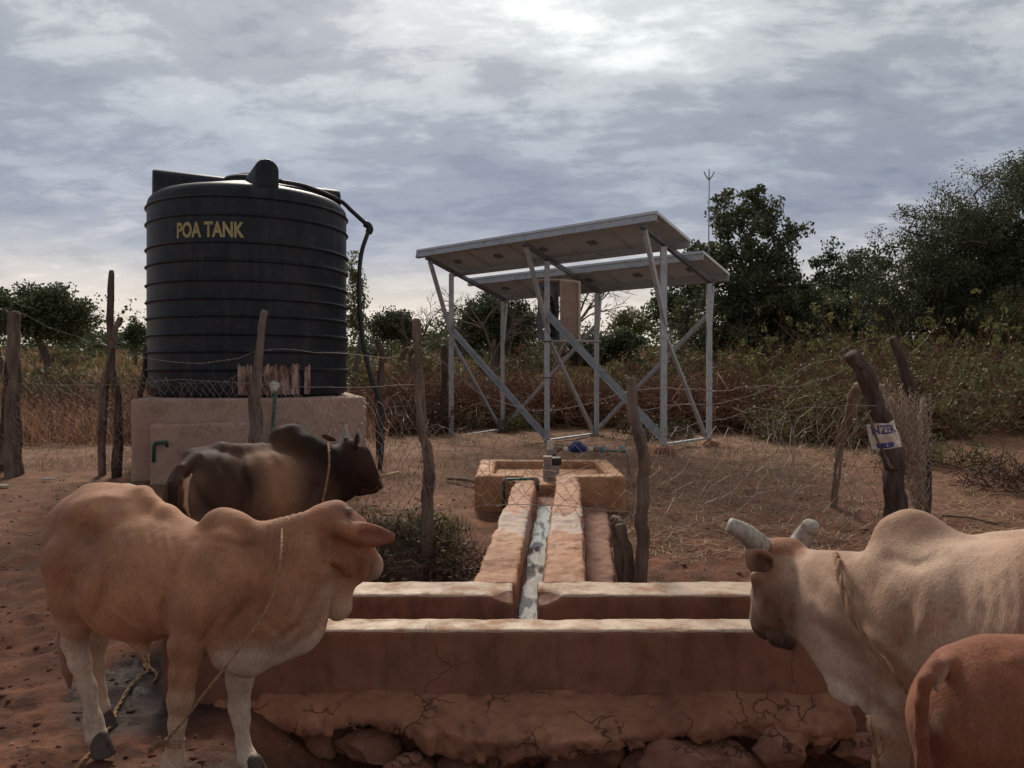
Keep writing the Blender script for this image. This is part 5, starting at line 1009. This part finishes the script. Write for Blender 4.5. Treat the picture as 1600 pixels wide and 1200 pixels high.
for px,py,Y in((4,776,8.6),(76,767,9.0)): 
    p=P(px,py,Y); p[2]=gz(p[0],p[1])+.02
    s=SDF(p-.12,p+.12,.01); s.cap(p+(-.05,0,0),.018,p+(.05,.01,0),.015,.01); s.warp(lambda q:.008*fbm(q*20,2,3)); link('litter',s.mesh('litter'),M_white,label='crumpled white scrap on the soil at the left edge' if px<50 else 'small white scrap on the soil near the left fence posts',cat='litter')
# ================= FENCES
M_wire=simple('rusty_wire',(.22,.16,.13),(.36,.29,.25),20,.7,.3,bs=0)
def gnarl(pts,r0,r1,seed,lump=-.28,ns=30):
    p=spl(pts,14); n=len(p); rr=np.random.default_rng(seed); w=np.stack([fbm(np.stack([np.arange(n)*.16,np.full(n,seed*3.1+i),np.zeros(n)],-1),3,seed) for i in range(3)],-1)
    R_=np.linspace(r0,r1,n)*(1+.10*fbm(np.stack([np.arange(n)*.10,np.zeros(n),np.full(n,seed*1.7)],-1),3,seed)); p=p+w*min(r0,r1)*.35; R_[-1]*=.75; mb=MB(); mb.tube(p,R_,ns,True,seed,lump); return mb
def post(parent,pts,r0,r1,seed,mat=None,**k):
    p=[P(*a) for a in pts]; p[0][2]=min(p[0][2],gz(p[0][0],p[0][1])-.12); return gnarl(p,r0,r1,seed).build('post',mat or M_wood,parent,True,**k)
def net(mb,A,B,h0,h1,cell,seed,sag=.03,rad=.0022,skew=1.0,bulge=.05):
    """diagonal wire netting between two posts; A,B ground points; h0,h1 lower/upper height fractions in metres"""
    rr=np.random.default_rng(seed); A=np.array(A,float); B=np.array(B,float); L=np.linalg.norm((B-A)[:2]); nc=max(2,int(L/cell)); nr=max(2,int((h1-h0)/cell*skew))
    g=np.zeros((nc+1,nr*2+1,3)); nrm_=np.array([-(B-A)[1],(B-A)[0],0])/L
    I,J=np.meshgrid(np.arange(nc+1),np.arange(nr*2+1),indexing='ij'); s=(I+.5*(J%2))/(nc+.5); t=J/(nr*2)
    base=A+(B-A)*s[...,None]; zt=h0+(h1-h0)*t-sag*np.sin(s*math.pi)*4*t
    q=np.stack([s*4+seed,t*3,s*0],-1); g=base+np.array([0,0,1])*zt[...,None]+nrm_*(bulge*fbm(q,2,seed))[...,None]+(B-A)/L*(.04*fbm(q*1.7,2,seed+3))[...,None]; g+=rr.normal(0,.012,g.shape)*cell/.1; g[...,2]+=.05*fbm(q*.9,2,seed+7)*t
    for par in(0,1):
        for i in range(-1,nc+1):
            pts=[]
            for j in range(nr*2+1):
                ii=i+(0 if j%2==0 else (0 if par==0 else -1))+(0 if par==0 else 1)
                if 0<=ii<=nc: pts.append(g[ii,j])
            if len(pts)>2: mb.tube(pts,rad,3,False)
def wire(mb,pts,rad=.003,seed=0,jit=.012,barbs=False):
    p=spl(pts,8); n=len(p); p=p+np.stack([fbm(np.stack([np.arange(n)*.3,np.full(n,seed+i*7.),np.zeros(n)],-1),2,seed) for i in range(3)],-1)*jit; mb.tube(p,rad,4,False)
    if barbs:
        for q in p[::2]:
            d=rng.normal(0,1,3); d/=np.linalg.norm(d); mb.tube([q-d*.022,q+d*.022],rad*.8,3,False)
lf=empty('wire_fence',P(400,780,8.4),'left fence of rough poles and wire netting passing before the tank plinth','fence','yard fence')
post(lf,[(22,745,9.3),(20,660,9.3),(22,570,9.3),(18,485,9.3)],.095,.07,1,M_wood); post(lf,[(2,745,9.6),(8,640,9.5),(14,560,9.35)],.05,.04,2,M_wooddk)
post(lf,[(182,755,9.2),(184,690,9.2),(183,620,9.2),(174,560,9.2),(172,500,9.2),(174,422,9.2)],.055,.032,3,M_wooddk); post(lf,[(158,690,9.3),(160,620,9.25),(172,560,9.2),(178,520,9.2),(188,497,9.2)],.045,.032,4,M_wood)
post(lf,[(213,690,9.9),(217,640,9.9),(226,580,9.9),(229,540,9.9)],.035,.028,5,M_wooddk)
post(lf,[(400,780,8.35),(400,690,8.35),(399,610,8.35),(406,550,8.35),(412,484,8.35)],.070,.036,6,M_wood)
post(lf,[(663,875,6.05),(667,800,6.05),(670,730,6.05),(662,680,6.05),(656,600,6.05),(652,550,6.05),(651,498,6.05)],.052,.030,7,M_wood)
post(lf,[(592,700,10.8),(592,620,10.8),(596,570,10.8),(592,530,10.8)],.045,.035,8,M_wooddk); post(lf,[(692,690,14.5),(694,600,14.5),(694,540,14.5)],.06,.05,9,M_wooddk)
G=lambda px,Y:np.array([(px-800)/FPX*Y,Y,gz((px-800)/FPX*Y,Y)])
wpost=[(-60,9.5),(22,9.25),(182,9.15),(400,8.3),(663,6.0),(985,5.3)]
mb=MB(); hs=[1.55,1.6,1.35,1.30,1.35,1.35]
for i in range(5):
    net(mb,G(*wpost[i]),G(*wpost[i+1]),.12 if i!=4 else .55,1.3 if i<4 else 1.15,.105,20+i,.03,.0025,1.0,.05)
mb.build('wire_netting',M_wire,lf)
mb=MB(); wire(mb,[P(-20,480,9.3),P(22,486,9.25),P(100,520,9.2),P(182,545,9.15),P(240,562,8.9),P(310,567,8.6),P(370,560,8.4),P(402,548,8.3),P(500,549,7.4),P(600,560,6.6),P(655,545,6.0),P(760,620,5.8),P(860,640,5.5),P(985,610,5.3)],.0028,3,.012,True)
wire(mb,[P(22,600,9.25),P(182,600,9.15),P(300,594,8.7),P(402,600,8.3),P(520,605,7.2),P(655,600,6.0)],.0026,4,.012,True); wire(mb,[P(22,700,9.25),P(182,695,9.15)],.003,5); wire(mb,[P(667,800,6.0),P(760,790,5.8),P(860,788,5.6),P(990,800,5.35)],.0026,6,.01,True)
wire(mb,[P(655,690,6.0),P(760,700,5.8),P(870,745,5.6),P(990,690,5.3)],.0024,7,.02)
mb.build('barbed_wire',M_wire,lf)
rf=empty('wire_fence',P(1200,800,6),'right fence of sagging rusty netting between the knotted post and the gate post','fence','yard fence')
post(rf,[(1001,915,5.3),(1002,850,5.3),(1003,800,5.3),(1007,730,5.3),(998,680,5.3),(990,640,5.3),(987,590,5.3)],.048,.034,11,M_wood); post(rf,[(985,915,5.4),(980,860,5.4),(968,820,5.4)],.042,.03,12,M_wood)
post(rf,[(975,915,5.5),(966,850,5.5),(962,808,5.5)],.05,.04,13,M_wood)
post(rf,[(1402,850,6.4),(1401,780,6.4),(1396,720,6.4),(1378,650,6.4),(1352,590,6.4),(1330,552,6.4)],.090,.062,14,M_wooddk); post(rf,[(1300,735,7.6),(1312,700,7.5),(1328,640,7.2),(1338,600,6.9)],.036,.040,15,M_woodp)
post(rf,[(1440,790,7.0),(1444,720,7.0),(1432,650,7.0),(1415,590,7.0),(1396,525,7.0)],.060,.035,16,M_wooddk)
gnarl([P(1393,733,6.25),P(1372,690,6.27),P(1358,650,6.28)],.012,.010,18).build('stake',M_wood,rf,True)
mb=MB(); net(mb,G(1005,5.35),G(1230,6.1),.42,1.25,.13,31,.03,.0027,.8,.10); net(mb,G(1230,6.1),G(1385,6.5),.05,1.35,.12,33,.03,.0027,.8,.10); net(mb,G(1005,5.3),G(1365,6.45),.5,1.2,.17,35,.05,.0022,.8,.12)
mb.build('wire_netting',M_wire,rf)
mb=MB(); wire(mb,[P(985,606,5.3),P(1060,604,5.6),P(1130,610,5.8),P(1200,604,6.0),P(1270,598,6.2),P(1325,572,6.4)],.004,8,.02,True); wire(mb,[P(1000,700,5.3),P(1100,660,5.7),P(1220,640,6.1),P(1370,636,6.3)],.0028,9,.03); wire(mb,[P(1000,640,5.3),P(1150,625,5.8),P(1300,560,6.3),P(1330,560,6.35)],.0028,12,.03)
mb.build('barbed_wire',M_wire,rf)
# bundled netting rolled against the gate posts
mb=MB(); rr=np.random.default_rng(8); M_bund=simple('old_netting',(.30,.22,.165),(.42,.32,.25),18,.8,.1,bs=0)
for i in range(150):
    a=rr.random(); side=rr.random()<.78; off=rr.normal(0,.02,3)
    top=P(1372+a*50,600+20*rr.random(),6.55) if side else P(1350+a*40,560+a*35,6.4); 
    if rr.random()<.14: top=P(1445,605+10*a,6.7)
    bot=P(1420+a*36,810,6.45); k=rr.uniform(.0,.15); k2=rr.uniform(.45,1); n=int(26*(k2-k))+5; t=np.linspace(k,k2,n); p=top[None]*(1-t)[:,None]+bot[None]*t[:,None]+off
    p=p+np.stack([np.where(np.arange(n)%2==0,1,-1)*.013+rr.normal(0,.006,n),rr.normal(0,.015,n)+.04*np.sin(i),rr.normal(0,.008,n)],-1); p[:,0]+=.05*np.sin(t*3.1+a*2)*(a-.5); mb.tube(p,.0028,3,False)
mb.build('netting_bundle',M_bund,rf)
# torn feed-sack scrap wrapped round the post
lab=empty('torn_sack_scrap',P(1380,680,6.28),'torn white printed sack scrap with blue letters wrapped on the leaning post','scrap')
def sackp(s,t,off=0):   # s 0..1 across, t 0..1 upward
    tl=P(1353,664,6.33);tr=P(1396,656,6.25);bl=P(1362,702,6.33);br=P(1410,697,6.25); q=(tl*(1-s)+tr*s)*t+(bl*(1-s)+br*s)*(1-t); q=q+np.array([0,-1,0])*(.075*math.sin(s*math.pi)**.8+off+.006*math.sin(s*17+t*9)); q[2]+=.010*math.sin(s*7)*(t-.3); return q
mb=MB(); n1,n2=22,12; vs=[sackp(i/n1,j/n2) for i in range(n1+1) for j in range(n2+1)]; mb.add(vs,[(i*(n2+1)+j,(i+1)*(n2+1)+j,(i+1)*(n2+1)+j+1,i*(n2+1)+j+1) for i in range(n1) for j in range(n2)])
M_sack=simple('sack_plastic',(.62,.56,.50),(.50,.40,.30),14,.5,lo=.4,hi=.62); mb.build('sheet',M_sack,lab,True)
M_blu=simple('blue_print',(.05,.055,.20),(.08,.08,.22),9,.6,bs=0)
def wraptxt(body,s0,s1,t0,t1,name,mat):
    m,v=text_mesh(body,1,.0,.02); lo=v.min(0); hi=v.max(0); bm=bmesh.new(); bm.from_mesh(m); bmesh.ops.triangulate(bm,faces=bm.faces); bmesh.ops.subdivide_edges(bm,edges=[e for e in bm.edges if e.calc_length()>.2],cuts=2); bmesh.ops.triangulate(bm,faces=bm.faces)
    for q in bm.verts: q.co=sackp(s0+(s1-s0)*(q.co.x-lo[0])/(hi[0]-lo[0]),t0+(t1-t0)*(q.co.y-lo[1])/(hi[1]-lo[1]),.004)
    bm.to_mesh(m); bm.free(); link(name,m,mat,lab)
wraptxt('NZEK',.08,.90,.58,.92,'lettering',M_blu)
def patch(s0,s1,t0,t1,mat,name):
    mb=MB(); n=8; vs=[sackp(s0+(s1-s0)*i/n,t0+(t1-t0)*j,.003) for i in range(n+1) for j in(0,1)]; mb.add(vs,[(2*i,2*i+2,2*i+3,2*i+1) for i in range(n)]); mb.build(name,mat,lab)
patch(.12,.62,.04,.24,M_blu,'print_block'); patch(.12,.9,.28,.48,simple('sack_ochre',(.45,.33,.22),(.58,.5,.42),18,.7,bs=0),'print_band')
